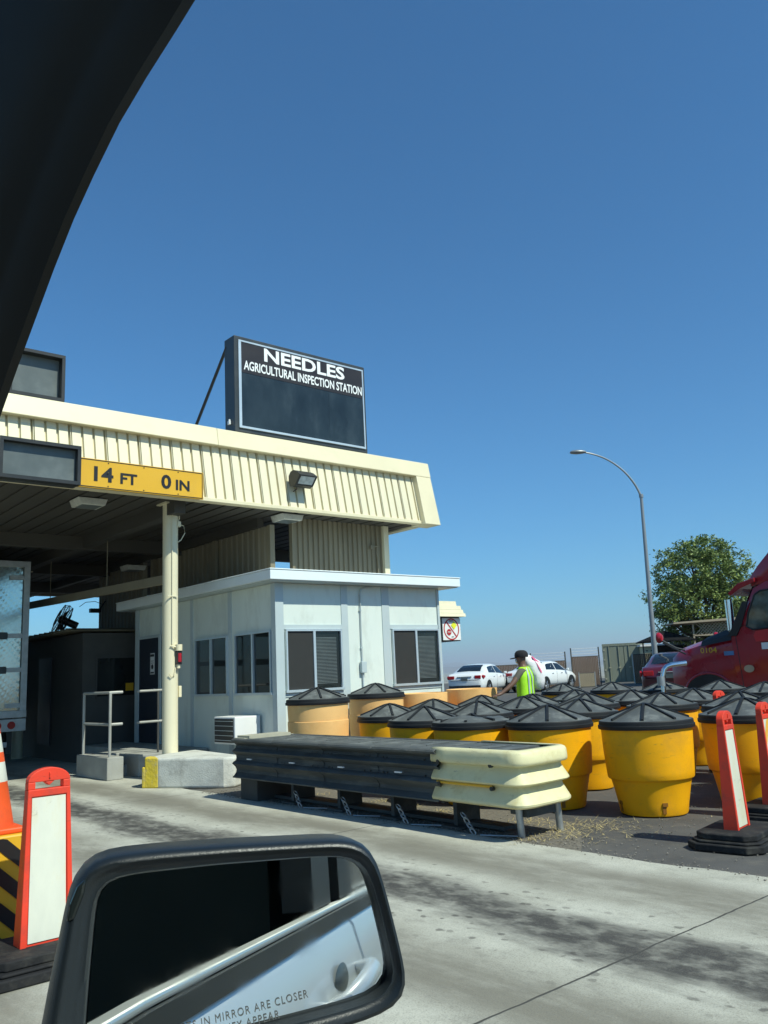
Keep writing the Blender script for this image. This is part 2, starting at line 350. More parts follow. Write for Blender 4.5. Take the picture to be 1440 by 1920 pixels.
def tag(o, label, cat, group=None, kind=None):
    if label: o['label'] = label
    if cat: o['category'] = cat
    if group: o['group'] = group
    if kind: o['kind'] = kind
    return o
def thing(name, loc, label, cat, group=None, rotz=0):
    o = bpy.data.objects.new(name, None); C.objects.link(o); o.location = loc; o.rotation_euler = (0, 0, rotz)
    o.empty_display_size = .2
    return tag(o, label, cat, group)
def copy_tree(o, parent=None):
    c = o.copy(); C.objects.link(c)
    if parent is not None: c.parent = parent
    for ch in list(o.children): copy_tree(ch, c)
    return c

def text_mesh(body, size, mtx, extrude=.004, bold=.0, sx=1.0, align='LEFT', spacing=1.0):
    cu = bpy.data.curves.new('t', 'FONT'); cu.body = body; cu.size = size; cu.extrude = extrude; cu.offset = bold
    cu.align_x = align; cu.space_character = spacing; cu.resolution_u = 3
    to = bpy.data.objects.new('t', cu); C.objects.link(to)
    dg = bpy.context.evaluated_depsgraph_get(); ev = to.evaluated_get(dg); me = bpy.data.meshes.new_from_object(ev)
    mb = MB(); S = Matrix.Diagonal((sx, 1, 1, 1))
    mb.add([v.co[:] for v in me.vertices], [tuple(p.vertices) for p in me.polygons], 0, False, mtx @ S)
    bpy.data.objects.remove(to); bpy.data.curves.remove(cu); bpy.data.meshes.remove(me)
    return mb
def fit_text(body, x0, x1, z0, z1, y, bold=0.0, extrude=.004):
    """text on a plane facing -Y filling x0..x1, z0..z1 (world)"""
    mb = text_mesh(body, 1, Matrix.Identity(4), 0.0, bold)
    xs = [p[0] for p in mb.v]; ys = [p[1] for p in mb.v]
    a, b_, c, d = min(xs), max(xs), min(ys), max(ys)
    out = MB(); out.f, out.m, out.sm = mb.f, mb.m, mb.sm
    out.v = [(x0+(p[0]-a)/(b_-a)*(x1-x0), y, z0+(p[1]-c)/(d-c)*(z1-z0)) for p in mb.v]
    return out

def gh(x, y=0):
    t = min(1, max(0, (x-13)/13)); return .27*t*t*(3-2*t)

# ------------------------------------------------------------------ ground, roads, terrain
def sheet(name, xs, ys, z, mname, kind='structure', fn=None):
    mb = MB(); vs = []; nx, ny = len(xs), len(ys)
    for y in ys:
        for x in xs: vs.append((x, y, z+(fn(x, y) if fn else 0)))
    fs = [(j*nx+i, j*nx+i+1, (j+1)*nx+i+1, (j+1)*nx+i) for j in range(ny-1) for i in range(nx-1)]
    mb.add(vs, fs, 0, True); o = obj(name, mb, mname); o['kind'] = kind; return o
def far_h(x, y):
    d = math.hypot(x, y)
    t = min(1, max(0, (d-75)/500)); return gh(x)-(t*t*(3-2*t))*22
xs = sorted(set([-30000, -15000, -6000, -2500, -1000, -400, -200, -100, -50, -20, 0]+list(range(10, 30, 1))+[35, 45, 55, 65, 80, 100, 140, 200, 300, 400, 600, 1000, 2500, 6000, 12000, 20000, 30000]))
ys = [-20000, -5000, -1000, -300, -80, -20, 0, 20, 40, 60, 80, 100, 140, 200, 300, 400, 600, 1000, 2500, 6000, 12000, 20000, 30000]
sheet('ground', xs, ys, -.016, 'desert', fn=far_h)
sheet('asphalt_lot', [5.6]+list(range(6, 62)), [-25, 0, 20, 35, 60], -.008, 'asphalt', fn=lambda x, y: gh(x))
EDGE = [(-25, 6.0), (-5, 6.02)]
rnd = random.Random(3)
yy = -2.0
while yy < 11.6:
    EDGE.append((yy, 5.86+(.08 if yy < 3.6 else (.0 if yy < 6 else .06))+rnd.uniform(-.018, .018))); yy += .22
EDGE += [(12, 5.95), (12.8, 6.0), (13.4, 6.9), (30, 6.9), (60, 6.9)]
mb = MB(); o0 = 0
for (y, x) in EDGE: mb.v += [(-14, y, -.002), (x, y, -.002), (x, y, -.03)]
for i in range(len(EDGE)-1):
    a = i*3; mb.face((a, a+1, a+4, a+3)); mb.face((a+1, a+2, a+5, a+4))
tag(obj('road', mb, 'road'), None, None, kind='structure')
# dirt strip under the crash cushion
mb = MB(); pts = []
rnd = random.Random(5)
for i in range(60):
    y = 4.55+i*(11.2-4.55)/59
    pts.append((5.80, y))
top = []
for i in range(60):
    y = 4.55+i*(11.2-4.55)/59
    w = 7.0+.25*math.sin(y*2.1)+rnd.uniform(-.08, .08)
    if y < 5.3: w = 5.85+(y-4.55)/.75*(w-5.85)
    top.append((w, y))
for i in range(60): mb.v += [(pts[i][0], pts[i][1], -.004), (top[i][0], top[i][1], -.004)]
for i in range(59): mb.face((2*i, 2*i+1, 2*i+3, 2*i+2))
tag(obj('dirt_strip', mb, 'gravelbed'), None, None, kind='structure')
# hills
def hills(dist, hmax, a0, a1, seed, base):
    mb = MB(); n_ = 260; rows = []
    for j, (dd, k) in enumerate([(0, 0), (.035, .35), (.07, .75), (.1, 1), (.16, .5), (.3, 0)]):
        ring = []
        for i in range(n_):
            a = R(a0+(a1-a0)*i/(n_-1)); d = dist*(1+dd)
            p = Vector((i*.045+seed, seed*1.3, 0))
            h = .45+.42*noise.noise(p)+.3*noise.noise(p*2.7)+.16*noise.noise(p*6.5)+.09*noise.noise(p*15)
            h = max(0.03, h)*hmax*k*(1+.22*noise.noise(Vector((i*.3, j*3.1+seed, 2))))
            ring.append((math.sin(a)*d, math.cos(a)*d, base+h))
        rows.append(ring)
    mb.loft(rows, 0, True, closed=False, caps=False)
    o = obj('hills', mb, 'hill', sharp=180); o['kind'] = 'structure'
hills(9500, 110, 5, 110, 3.2, -22)
hills(14500, 270, 0, 115, 11.7, -22)

# ------------------------------------------------------------------ canopy
root = thing('canopy', (6.3, 12.85, 0), 'long cream metal canopy over the inspection lanes with ribbed fascia', 'canopy')
def fy(z): return 12.2+.25*(z-4.45)/1.3          # fascia plane leans back
XL, XR = -9.0, 11.46
mb = MB()                                         # ribbed fascia
pitch, x = .178, XL; i = 0; bot, topv = [], []
prof = []
while x < XR:
    g = .05 if i % 3 else .07
    prof += [(x, 0), (x+.136, 0), (x+.140, g), (x+.140+.030, g)]
    if i % 3 == 0: prof += [(x+.172, 0), (x+.180, 0), (x+.181, .05), (x+.190, .05)]; x += .018
    x += pitch; i += 1
prof.append((XR, 0))
n0 = len(prof)
mb.v = [(p, fy(4.50)+d, 4.50) for p, d in prof]+[(p, fy(5.47)+d, 5.47) for p, d in prof]
for i in range(n0-1): mb.face((i, i+1, n0+i+1, n0+i))
obj('ribbed_fascia', mb, 'cream', root, True)
# cap band and end trim
mb = MB(); mb.prism([(fy(5.45)-.13, 5.45), (fy(5.77)-.13, 5.77), (12.8, 5.80), (12.8, 5.45)], 'x', XL, 6.9)
obj('roof_cap', mb, 'cream_trim', root, True, bevel=.012)
mb = MB(); mb.prism([(fy(5.45)-.127, 5.45), (fy(5.77)-.127, 5.768), (12.8, 5.798), (12.8, 5.45)], 'x', 6.904, 11.87)
obj('roof_cap', mb, 'cream_trim', root, True, bevel=.012)
mb = MB()
for x0, x1 in ((11.46, 11.86),):
    v = [(x0, fy(4.42)-.13, 4.42), (11.88, fy(4.42)-.13, 4.42), (11.88, fy(4.42)+.3, 4.42), (x0, fy(4.42)+.3, 4.42),
         (x0-.0, fy(5.448)-.124, 5.448), (11.862, fy(5.448)-.124, 5.448), (11.862, fy(5.448)+.3, 5.448), (x0, fy(5.448)+.3, 5.448)]
    mb.add(v, [(0, 3, 2, 1), (4, 5, 6, 7), (0, 1, 5, 4), (1, 2, 6, 5), (2, 3, 7, 6), (3, 0, 4, 7)])
obj('end_trim', mb, 'cream_trim', root, True, bevel=.01)
mb = MB(); mb.box(XL, XR-.004, fy(4.44)-.02, fy(4.44)+.16, 4.435, 4.497)
obj('lower_edge_trim', mb, 'cream_trim', root, True, bevel=.006)
mb = MB()                                         # side fascia going back, and roof slab
mb.box(11.62, 11.80, 12.66, 27.2, 4.45, 5.7)
obj('side_fascia', mb, 'cream', root, True)
mb = MB(); mb.box(XL, 11.61, 12.85, 27.2, 5.5, 5.66)
obj('roof_deck', mb, 'deck', root, True)
mb = MB()                                         # ribbed soffit
x = XL
while x < 11.58:
    mb.box(x, x+.24, 12.42, 27.0, 4.478, 4.52); mb.box(x+.24, min(x+.3, 11.6), 12.42, 27.0, 4.500, 4.53); x += .3
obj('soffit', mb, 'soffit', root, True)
mb = MB(); mb.box(XL, 11.6, 27.0, 27.15, 4.40, 5.5)
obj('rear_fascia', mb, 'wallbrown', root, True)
def beam(x0, x1, y0, y1, z0, z1):
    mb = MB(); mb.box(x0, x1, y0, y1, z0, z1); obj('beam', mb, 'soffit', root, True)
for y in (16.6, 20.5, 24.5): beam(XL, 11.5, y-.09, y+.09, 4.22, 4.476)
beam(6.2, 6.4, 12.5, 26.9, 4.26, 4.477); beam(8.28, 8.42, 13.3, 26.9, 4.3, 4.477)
for (x, y, r_) in ((6.3, 12.85, .125), (6.3, 20.5, .12), (-2.0, 12.85, .125), (-2.0, 20.5, .12), (6.3, 26, .12)):
    mb = MB(); mb.tube([(x, y, 0), (x, y, 4.47 if y < 14 else 4.25)], r_, 28)
    mb.box(x-.17, x+.17, y-.17, y+.17, 4.455 if y < 14 else 4.235, 4.477 if y < 14 else 4.259)
    obj('column', mb, 'cream', root, True)
def corr_y(x, y0, y1, z0, z1, sgn=-1):            # corrugated wall running along Y
    mb = MB(); y = y0; pr = []
    while y < y1: pr += [(y, 0), (y+.09, 0), (y+.11, .035), (y+.16, .035), (y+.18, 0)]; y += .2
    n_ = len(pr)
    mb.v = [(x+sgn*-d, p, z0) for p, d in pr]+[(x+sgn*-d, p, z1) for p, d in pr]
    for i in range(n_-1): mb.face((i, i+1, n_+i+1, n_+i))
    return obj('corrugated_wall', mb, 'wallbrown', root, True)
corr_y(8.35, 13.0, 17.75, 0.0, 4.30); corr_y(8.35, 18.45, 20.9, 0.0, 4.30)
mb = MB(); x = 8.86; pr = []
while x < 11.02: pr += [(x, 0), (x+.05, 0), (x+.062, .03), (x+.095, .03), (x+.107, 0)]; x += .12
n_ = len(pr); mb.v = [(p, 12.95+d, 3.0) for p, d in pr]+[(p, 12.95+d, 4.476) for p, d in pr]
for i in range(n_-1): mb.face((i, i+1, n_+i+1, n_+i))
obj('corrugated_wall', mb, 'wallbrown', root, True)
for b6 in ((11.03, 11.16, 12.88, 13.05, 0, 4.47), (8.80, 8.857, 12.92, 13.02, 3.0, 4.47), (8.3, 8.40, 12.9, 12.98, 0, 4.29), (8.29, 8.40, 17.76, 17.9, 0, 4.29), (8.29, 8.40, 18.3, 18.44, 0, 4.29), (8.28, 8.34, 14.9, 15.03, 3.1, 4.29)):
    mb = MB(); mb.box(*b6); obj('wall_post', mb, 'cream' if b6[0] > 9 else 'wallbrown', root, True)
for q in ([(9.3, 16.5, 4.2), (11.2, 20.2, 3.2)], [(8.45, 18.0, 4.2), (10.8, 22, 3.6)]):
    mb = MB(); mb.tube(q, .03, 8); obj('brace', mb, 'soffit', root, True)
mb = MB()                                         # conduit on the end post
mb.tube([(10.86, 12.90, 4.46), (10.86, 12.90, 4.05), (10.84, 12.9, 3.9), (10.86, 12.9, 3.78), (10.86, 12.9, 3.1)], .013, 8)
mb.tube([(10.72, 12.9, 4.02), (10.86, 12.9, 4.04)], .012, 8); mb.box(10.68, 10.74, 12.88, 12.94, 3.98, 4.05)
obj('conduit', mb, 'wallbrown', root, True)
mb = MB()                                         # conduit down the front column, and the loose cable at the top
mb.tube([(6.27, 12.715, 4.45), (6.27, 12.715, 2.12)], .010, 8); mb.box(6.18, 6.36, 12.70, 12.716, 2.9, 2.915)
mb.tube([(6.42, 12.78, 4.45), (6.425, 12.78, 4.22), (6.40, 12.77, 4.16)], .012, 8)
mb.box(6.38, 6.44, 12.74, 12.80, 4.08, 4.17)
mb.tube([(6.43, 12.76, 4.12), (6.50, 12.76, 4.1), (6.52, 12.76, 3.98), (6.45, 12.76, 3.86), (6.40, 12.76, 3.82)], .008, 6)
obj('conduit', mb, 'cream', root, True)
mb = MB(); mb.box(6.42, 6.47, 12.78, 12.86, 1.28, 1.46); obj('junction_box', mb, 'cream_trim', root, True, bevel=.006)
# suspended clearance bar and hangers
cb = thing('clearance_bar', (6.3, 16, 3.3), 'long painted beam running from the front column back under the canopy', 'beam')
mb = MB(); mb.box(-.045, .045, -3.02, 5.5, -.075, .075, mtx=Matrix.Rotation(R(1.6), 4, 'X')); obj('beam', mb, 'wallbrown', cb, bevel=.005)
for y in (-.5, 2.6):
    mb = MB(); mb.tube([(0, y, .04), (0, y, .95)], .008, 6); obj('hanger', mb, 'wallbrown', cb)

# ------------------------------------------------------------------ things on the canopy
def cab_sign(name, x0, x1, z0, z1, y0, y1, hood, label, cat, facem, group=None):
    r_ = thing(name, ((x0+x1)/2, y1, z0), label, cat, group)
    t = .045; mb = MB()
    mb.box(x0, x1, y0+hood, y1, z0, z1)
    obj('cabinet', mb, 'signdark', r_, True)
    mb = MB()
    mb.box(x0-.004, x1+.004, y0, y0+hood+.02, z1-t, z1+.006); mb.box(x0-.004, x1+.004, y0, y0+hood+.02, z0-.006, z0+t)
    mb.box(x0-.006, x0+t, y0+.002, y0+hood+.022, z0+t, z1-t); mb.box(x1-t, x1+.006, y0+.002, y0+hood+.022, z0+t, z1-t)
    obj('hood_frame', mb, 'dark', r_, True)
    mb = MB(); mb.box(x0+t, x1-t, y0+hood-.012, y0+hood-.004, z0+t, z1-t); obj('display_panel', mb, facem, r_, True)
    return r_
cab_sign('lane_display', 3.28, 4.40, 4.40, 4.97, 11.85, 12.15, .12, 'wide unlit dark display box on the fascia left of the yellow clearance sign', 'display', 'led2')
s = cab_sign('roof_display', 3.62, 4.45, 5.93, 6.68, 12.75, 13.15, .16, 'small unlit square display standing on the canopy roof at far left', 'display', 'led2')
for x in (3.8, 4.2):
    mb = MB(); mb.box(x-.03, x+.03, 12.98, 13.04, 5.66, 5.925); obj('bracket', mb, 'dark', s, True)
# NEEDLES sign
sg = thing('station_sign', (9.1, 13.0, 5.66), 'large black rooftop sign reading NEEDLES AGRICULTURAL INSPECTION STATION', 'sign')
mb = MB(); mb.box(7.60, 10.72, 12.90, 13.26, 5.97, 7.84); obj('cabinet', mb, 'signdark', sg, True, bevel=.012)
mb = MB()
a0, a1, c0, c1 = 7.68, 10.66, 6.05, 7.76
mb.box(a0, a1, 12.872, 12.899, c1-.03, c1); mb.box(a0, a1, 12.872, 12.899, c0, c0+.04); mb.box(a0, a0+.055, 12.874, 12.899, c0+.04, c1-.03); mb.box(a1-.03, a1, 12.874, 12.899, c0+.04, c1-.03)
obj('face_frame', mb, 'alu', sg, True)
mb = MB(); mb.box(a0+.055, a1-.03, 12.880, 12.897, 7.13, c1-.03); obj('header_panel', mb, 'signface', sg, True)
mb = MB(); mb.box(a0+.055, a1-.03, 12.886, 12.897, c0+.04, 7.13-.001); mb.box(9.75, 9.754, 12.8835, 12.886, c0+.04, 7.12)
obj('message_panel', mb, 'led', sg, True)
hd = sg.children[2]
obj('lettering', fit_text('NEEDLES', 8.24, 10.17, 7.44, 7.71, 12.876, .028), 'letter', hd, True)
obj('lettering', fit_text('AGRICULTURAL INSPECTION STATION', 7.79, 10.61, 7.19, 7.375, 12.876, .022), 'letter', hd, True)
for (p, q) in (((7.62, 13.2, 7.7), (7.55, 15.05, 5.68)), ((10.6, 13.2, 7.7), (10.6, 15.0, 5.68))):
    mb = MB(); mb.tube([p, q], .035, 4, smooth=False); obj('brace', mb, 'dark', sg, True)
mb = MB()
for x in (8.0, 9.1, 10.2): mb.box(x-.05, x+.05, 13.0, 13.15, 5.67, 5.965)
mb.box(7.7, 10.6, 12.98, 13.2, 5.80, 5.90)
obj('support_frame', mb, 'dark', sg, True)
mb = MB(); mb.box(7.555, 7.598, 13.03, 13.10, 6.13, 6.20); mb.box(7.56, 7.598, 13.04, 13.08, 6.2, 6.23); obj('junction_box', mb, 'white', sg, True, bevel=.006)
# yellow clearance sign
ys_ = thing('clearance_sign', (5.47, 12.1, 4.42), 'long yellow clearance sign reading 14 FT 0 IN hanging on the canopy fascia', 'sign')
mb = MB(); mb.box(4.44, 6.50, 12.07, 12.10, 4.425, 4.875); obj('panel', mb, 'yellowsign', ys_, True, bevel=.004)
mb = MB(); z0, z1, x0, x1, t = 4.437, 4.863, 4.455, 6.485, .012
mb.box(x0, x1, 12.066, 12.0695, z0, z0+t); mb.box(x0, x1, 12.066, 12.0695, z1-t, z1); mb.box(x0, x0+t, 12.0662, 12.0695, z0+t, z1-t); mb.box(x1-t, x1, 12.0662, 12.0695, z0+t, z1-t)
for x in (4.9, 5.47, 6.05):
    for z in (4.47, 4.83): mb.box(x-.008, x+.008, 12.064, 12.0695, z-.008, z+.008)
obj('border', mb, 'blackletter', ys_, True)
for t_, x0, x1, z0, z1 in (('14', 4.68, 4.98, 4.535, 4.765), ('FT', 5.09, 5.36, 4.535, 4.705), ('0', 5.76, 5.93, 4.535, 4.765), ('IN', 6.01, 6.25, 4.535, 4.705)):
    obj('lettering', fit_text(t_, x0, x1, z0, z1, 12.064, .028), 'blackletter', ys_, True)
mb = MB(); mb.box(4.5, 6.46, 12.102, 12.19, 4.6, 4.64); obj('mounting_rail', mb, 'dark', ys_, True)
# flood light
fl = thing('flood_light', (8.5, 12.1, 5.0), 'black flood light fixed to the ribbed fascia below the big sign', 'light')
mb = MB()
mb.prism([(12.24, 5.08), (12.16, 5.16), (12.05, 5.17), (11.95, 5.13), (11.80, 5.03), (11.99, 4.845), (12.10, 4.82), (12.19, 4.85), (12.24, 4.94)], 'x', 8.24, 8.72)
obj('housing', mb, 'dark', fl, True, bevel=.006)
mb = MB(); ny, nz_ = -.69, -.72
def lp_(x, t, o): return (x, 11.80+.19*t+ny*o, 5.03-.185*t+nz_*o)
mb.add([lp_(8.29, .12, .004), lp_(8.67, .12, .004), lp_(8.67, .86, .004), lp_(8.29, .86, .004)], [(0, 1, 2, 3)]); obj('lens', mb, 'lens', fl, True)
mb = MB()
for (xa, xb, ta, tb) in ((8.25, 8.71, .0, .09), (8.25, 8.71, .9, .99), (8.25, 8.275, .09, .9), (8.685, 8.71, .09, .9)):
    mb.add([lp_(xa, ta, .012), lp_(xb, ta, .012), lp_(xb, tb, .012), lp_(xa, tb, .012), lp_(xa, ta, 0), lp_(xb, ta, 0), lp_(xb, tb, 0), lp_(xa, tb, 0)], [(0, 1, 2, 3), (7, 6, 5, 4), (0, 4, 5, 1), (1, 5, 6, 2), (2, 6, 7, 3), (3, 7, 4, 0)])
obj('lens_frame', mb, 'dark', fl, True)
mb = MB(); mb.tube([(8.36, 12.10, 4.83), (8.36, 12.12, 4.78), (8.36, 12.24, 4.76)], .012, 8); obj('bracket', mb, 'dark', fl, True)
for ch_ in fl.children:
    for v_ in ch_.data.vertices: v_.co = Vector((v_.co.x*.80, (v_.co.y-.12)*.82+.12, v_.co.z*.86))
# ceiling lights
def ceil_light(x, y, label):
    r_ = thing('ceiling_light', (x, y, 4.47), label, 'light', 'box lights under the canopy ceiling')
    mb = MB(); mb.prism([(-.24, 0), (.24, 0), (.20, -.11), (-.20, -.11)], 'y', -.2, .2, mtx=Matrix.Translation((0, 0, -.005)))
    obj('housing', mb, 'conc_white', r_, bevel=.01)
    mb = MB(); mb.box(-.16, .16, -.15, .15, -.122, -.116); obj('lens', mb, 'led2', r_)
    return r_
c0_ = ceil_light(5.0, 13.1, 'white box light on the canopy ceiling just below the yellow clearance sign')
for (x, y, lb) in ((8.62, 12.8, 'white box light on the canopy ceiling beside the gap right of the flood light'), (8.05, 18.3, 'white box light deep under the canopy above the booth roof')):
    c_ = copy_tree(c0_); c_.location = (x, y, 4.47 if y < 15 else 4.2); c_['label'] = lb
# red signal on column
rs = thing('signal_light', (6.37, 12.74, 1.95), 'small red signal lamp clamped to the cream column', 'light')
mb = MB(); mb.tube([(6.37, 12.68, 2.12), (6.37, 12.68, 2.02)], .055, 16); obj('cap', mb, 'cream_trim', rs, True)
mb = MB(); mb.box(6.33, 6.412, 12.65, 12.74, 1.80, 2.02); obj('cage', mb, 'dark', rs, True, bevel=.01)
mb = MB(); mb.tube([(6.37, 12.655, 1.84), (6.37, 12.655, 1.98)], .030, 14); obj('lens', mb, 'redlens', rs, True)
mb = MB(); mb.tube([(6.37, 12.70, 1.80), (6.37, 12.70, 1.74)], .03, 12); mb.tube([(6.24, 12.72, 2.1), (6.32, 12.68, 2.08)], .012, 8)
mb.tube([(6.33, 12.715, 1.76), (6.30, 12.71, 1.62), (6.25, 12.71, 1.60), (6.22, 12.715, 1.66)], .009, 8); obj('bracket', mb, 'cream_trim', rs, True)

# ------------------------------------------------------------------ booth
BX, BX1, BY, BY1 = 7.5, 11.2, 11.55, 16.95
bt = thing('inspection_booth', (9.3, 14, 0), 'pale grey flat roofed inspection booth with sliding windows under the canopy', 'booth')
mb = MB(); mb.box(BX+.03, BX1-.03, BY+.03, BY1, .0, 3.04)
obj('wall', mb, 'booth', bt, True)
# front trim battens (facing -Y)
mb = MB()
def fr(x0, x1, z0, z1, d=.014): mb.box(x0, x1, BY+.03-d, BY+.0295, z0, z1)
fr(BX-.0, 7.66, 0, 3.04, .03); fr(8.86, 9.0, .0, 3.04); fr(9.78, 9.95, 0, 3.04); fr(11.15, BX1+.0, 0, 3.04, .03)
fr(7.66, 8.86, 2.285, 2.36, .016); fr(9.95, 11.15, 2.285, 2.36, .016); fr(7.66, 8.86, 1.20, 1.262, .016); fr(9.95, 11.15, 1.20, 1.262, .016)
obj('wall_trim', mb, 'boothtrim', bt, True)
mb = MB()
def fl_(y0, y1, z0, z1, d=.014): mb.box(BX+.03-d, BX+.0295, y0, y1, z0, z1)
fl_(BY+.0301, 11.68, 0, 3.04, .03); fl_(12.98, 13.10, 0, 3.04); fl_(14.4, 14.5, 0, 3.04); fl_(16.75, BY1, 0, 3.04)
fl_(15.72, 15.78, 0, 3.04)
obj('wall_trim', mb, 'boothtrim', bt, True)
mb = MB(); mb.box(7.24, 11.52, 11.27, 17.3, 3.06, 3.215); mb.box(7.23, 11.53, 11.26, 17.31, 3.218, 3.24)
obj('roof', mb, 'boothroof', bt, True, bevel=.008)
mb = MB(); mb.box(7.28, 11.48, 11.31, 17.26, 3.045, 3.058); obj('roof_underside', mb, 'boothtrim', bt, True)
def window(face, a0, a1, z0, z1, blind=0):
    """face 'y': facing -Y at BY ; 'x': facing -X at BX"""
    def T(mbx, u0, u1, w0, w1, d0, d1):
        if face == 'y': mbx.box(u0, u1, BY+.03-d1, BY+.03-d0, w0, w1)
        else: mbx.box(BX+.03-d1, BX+.03-d0, u0, u1, w0, w1)
    w_ = MB(); t = .028
    T(w_, a0, a1, z1-t, z1, .002, .05); T(w_, a0-.02, a1+.02, z0-.012, z0+t, .002, .06); T(w_, a0, a0+t, z0+t, z1-t, .002, .05); T(w_, a1-t, a1, z0+t, z1-t, .002, .05)
    mid = (a0+a1)/2+.0; T(w_, mid-.028, mid+.018, z0+t, z1-t, .002, .048)
    wo = obj('window', w_, 'alu', bt, True)
    lo, hi = (a0+t, mid-.028), (mid+.018, a1-t)
    if face == 'y':
        p = MB(); T(p, *lo, z0+t, z1-t, .004, .024); obj('insect_screen', p, 'screen', wo, True)
        p = MB(); T(p, *hi, z0+t, z1-t, .004, .012); obj('pane', p, 'winglass', wo, True)
        p = MB(); z = z1-.12-.02
        while z > z0+.10:
            T(p, hi[0]+.01, hi[1]-.075, z, z+.007, .0125, .0155); z -= .0235
        obj('blind', p, 'blind', wo, True)
    else:
        p = MB(); T(p, *lo, z0+t, z1-t, .004, .014); T(p, *hi, z0+t, z1-t, .004, .02); obj('pane', p, 'winglass', wo, True)
    return wo
window('y', 7.69, 8.83, 1.28, 2.28); window('y', 9.98, 11.14, 1.28, 2.28)
window('x', 11.70, 12.84, 1.26, 2.28); window('x', 13.10, 14.28, 1.26, 2.28)
mb = MB(); mb.box(BX+.0, BX+.028, 15.80, 16.70, .36, 2.42); dr = obj('door', mb, 'darkdoor', bt, True)
mb = MB(); mb.box(BX-.012, BX+.0265, 15.72, 15.797, .36, 2.48); mb.box(BX-.012, BX+.0265, 16.703, 16.78, .36, 2.48); mb.box(BX-.012, BX+.0265, 15.797, 16.703, 2.423, 2.48)
obj('frame', mb, 'boothtrim', dr, True)
mb = MB(); mb.tube([(BX-.005, 15.9, 1.42), (BX-.05, 15.9, 1.42), (BX-.05, 16.02, 1.42)], .011, 8); obj('handle', mb, 'chrome', dr, True)
cu = MB(); cu.tube([(9.55, BY+.0, 3.03), (9.40, BY+.0, 3.02), (9.30, BY+.0, 2.98), (9.27, BY+.0, 2.88), (9.27, BY, 1.72)], .013, 8)
cu.tube([(9.27, BY, 1.52), (9.27, BY, .9)], .013, 8)
for z in (2.6, 1.95): cu.box(9.245, 9.295, BY-.004, BY+.015, z, z+.02)
obj('conduit', cu, 'boothtrim', bt, True)
mb = MB(); mb.box(9.22, 9.33, BY-.045, BY+.015, 1.53, 1.72); obj('junction_box', mb, 'boothtrim', bt, True, bevel=.006)
# notices on door
for (y, z, w, h, m_, lb, nm) in ((15.98, 1.70, .19, .42, 'paper', 'white notice taped to the dark booth door behind the column', 'notice'),):
    t = thing(nm, (BX-.006, y+w/2, z), lb, 'notice'); mb = MB(); mb.box(BX-.006, BX-.001, y, y+w, z, z+h); obj('sheet', mb, m_, t, True)
    mb = MB(); mb.box(BX-.0085, BX-.0065, y+.01, y+w-.01, z+h-.07, z+h-.02); mb.box(BX-.0085, BX-.0065, y+.03, y+w-.03, z+h-.16, z+h-.15); mb.box(BX-.0085, BX-.0065, y+.03, y+w-.03, z+h-.20, z+h-.19)
    mb.tube([(BX-.0085, y+w/2, z+.15), (BX-.0065, y+w/2, z+.15)], .05, 16); mb.box(BX-.0085, BX-.0065, y+.02, y+w-.02, z+.02, z+.05)
    obj('print', mb, 'blackletter', t, True)
# AC unit
ac = thing('air_conditioner', (7.3, 12.5, .5), 'white window air conditioner sticking out low on the booth side wall', 'air conditioner')
mb = MB(); mb.box(7.02, 7.495, 12.05, 12.72, .50, .93); obj('case', mb, 'white', ac, True, bevel=.012)
mb = MB(); mb.box(7.005, 7.02, 12.09, 12.68, .53, .90); g_ = obj('grille', mb, 'dark', ac, True)
mb = MB()
for k in range(5): mb.box(6.998, 7.006, 12.09, 12.68, .56+k*.075, .568+k*.075)
obj('grille_bars', mb, 'alu', g_, True)
# hanging sign box on the right
sb = thing('awning_sign_box', (12.3, 12.7, 2.9), 'cream corrugated hood over a white prohibition sign beside the booth', 'sign')
mb = MB()
z = 2.60; yf = 12.47
for k, (dz, dy) in enumerate(((.075, 0), (.075, .03), (.085, .06), (.10, .11))):
    mb.prism([(yf+dy, z), (yf+dy+.02, z+dz-.004), (13.5, z+dz-.004), (13.5, z)], 'x', 11.3, 12.86-k*.035-(.05 if k == 3 else 0)); z += dz
obj('corrugated_hood', mb, 'cream', sb, True)
mb = MB(); mb.box(11.7, 12.80, 12.62, 13.45, 2.10, 2.598); obj('box', mb, 'dark', sb, True)
mb = MB()
for k in range(7): mb.box(12.801, 12.845, 12.64, 13.4, 2.12+k*.068, 2.155+k*.068)
obj('louvre', mb, 'wallbrown', sb, True)
mb = MB(); mb.box(12.27, 12.79, 12.590, 12.612, 2.12, 2.575); fp = obj('face_panel', mb, 'white', sb, True)
mb = MB(); cx_, cz_ = 12.52, 2.345; n_ = 40; ra, rb = .225, .198
mb.v = [(cx_+ra*math.cos(2*math.pi*i/n_), 12.586, cz_+ra*math.sin(2*math.pi*i/n_)) for i in range(n_)]+[(cx_+rb*math.cos(2*math.pi*i/n_), 12.586, cz_+rb*math.sin(2*math.pi*i/n_)) for i in range(n_)]
for i in range(n_): mb.face((i, (i+1) % n_, n_+(i+1) % n_, n_+i))
mb.box(-.205, .205, 12.5845, 12.5855, -.013, .013, mtx=Matrix.Translation((cx_, 0, cz_)) @ Matrix.Rotation(R(48), 4, 'Y'))
obj('ring_and_slash', mb, 'reflred', fp, True)
mb = MB(); mb.box(-.062, .062, 12.582, 12.584, -.062, .062, mtx=Matrix.Translation((12.595, 0, 2.425)) @ Matrix.Rotation(R(45), 4, 'Y')); obj('yellow_diamond', mb, mat('sign_yellow', (.75, .75, .04), .5), fp, True)
mb = MB(); mb.prism([(12.445+.068*math.cos(R(22.5+45*i)), 2.285+.068*math.sin(R(22.5+45*i))) for i in range(8)], 'y', 12.582, 12.584); obj('red_octagon', mb, 'reflred', fp, True)
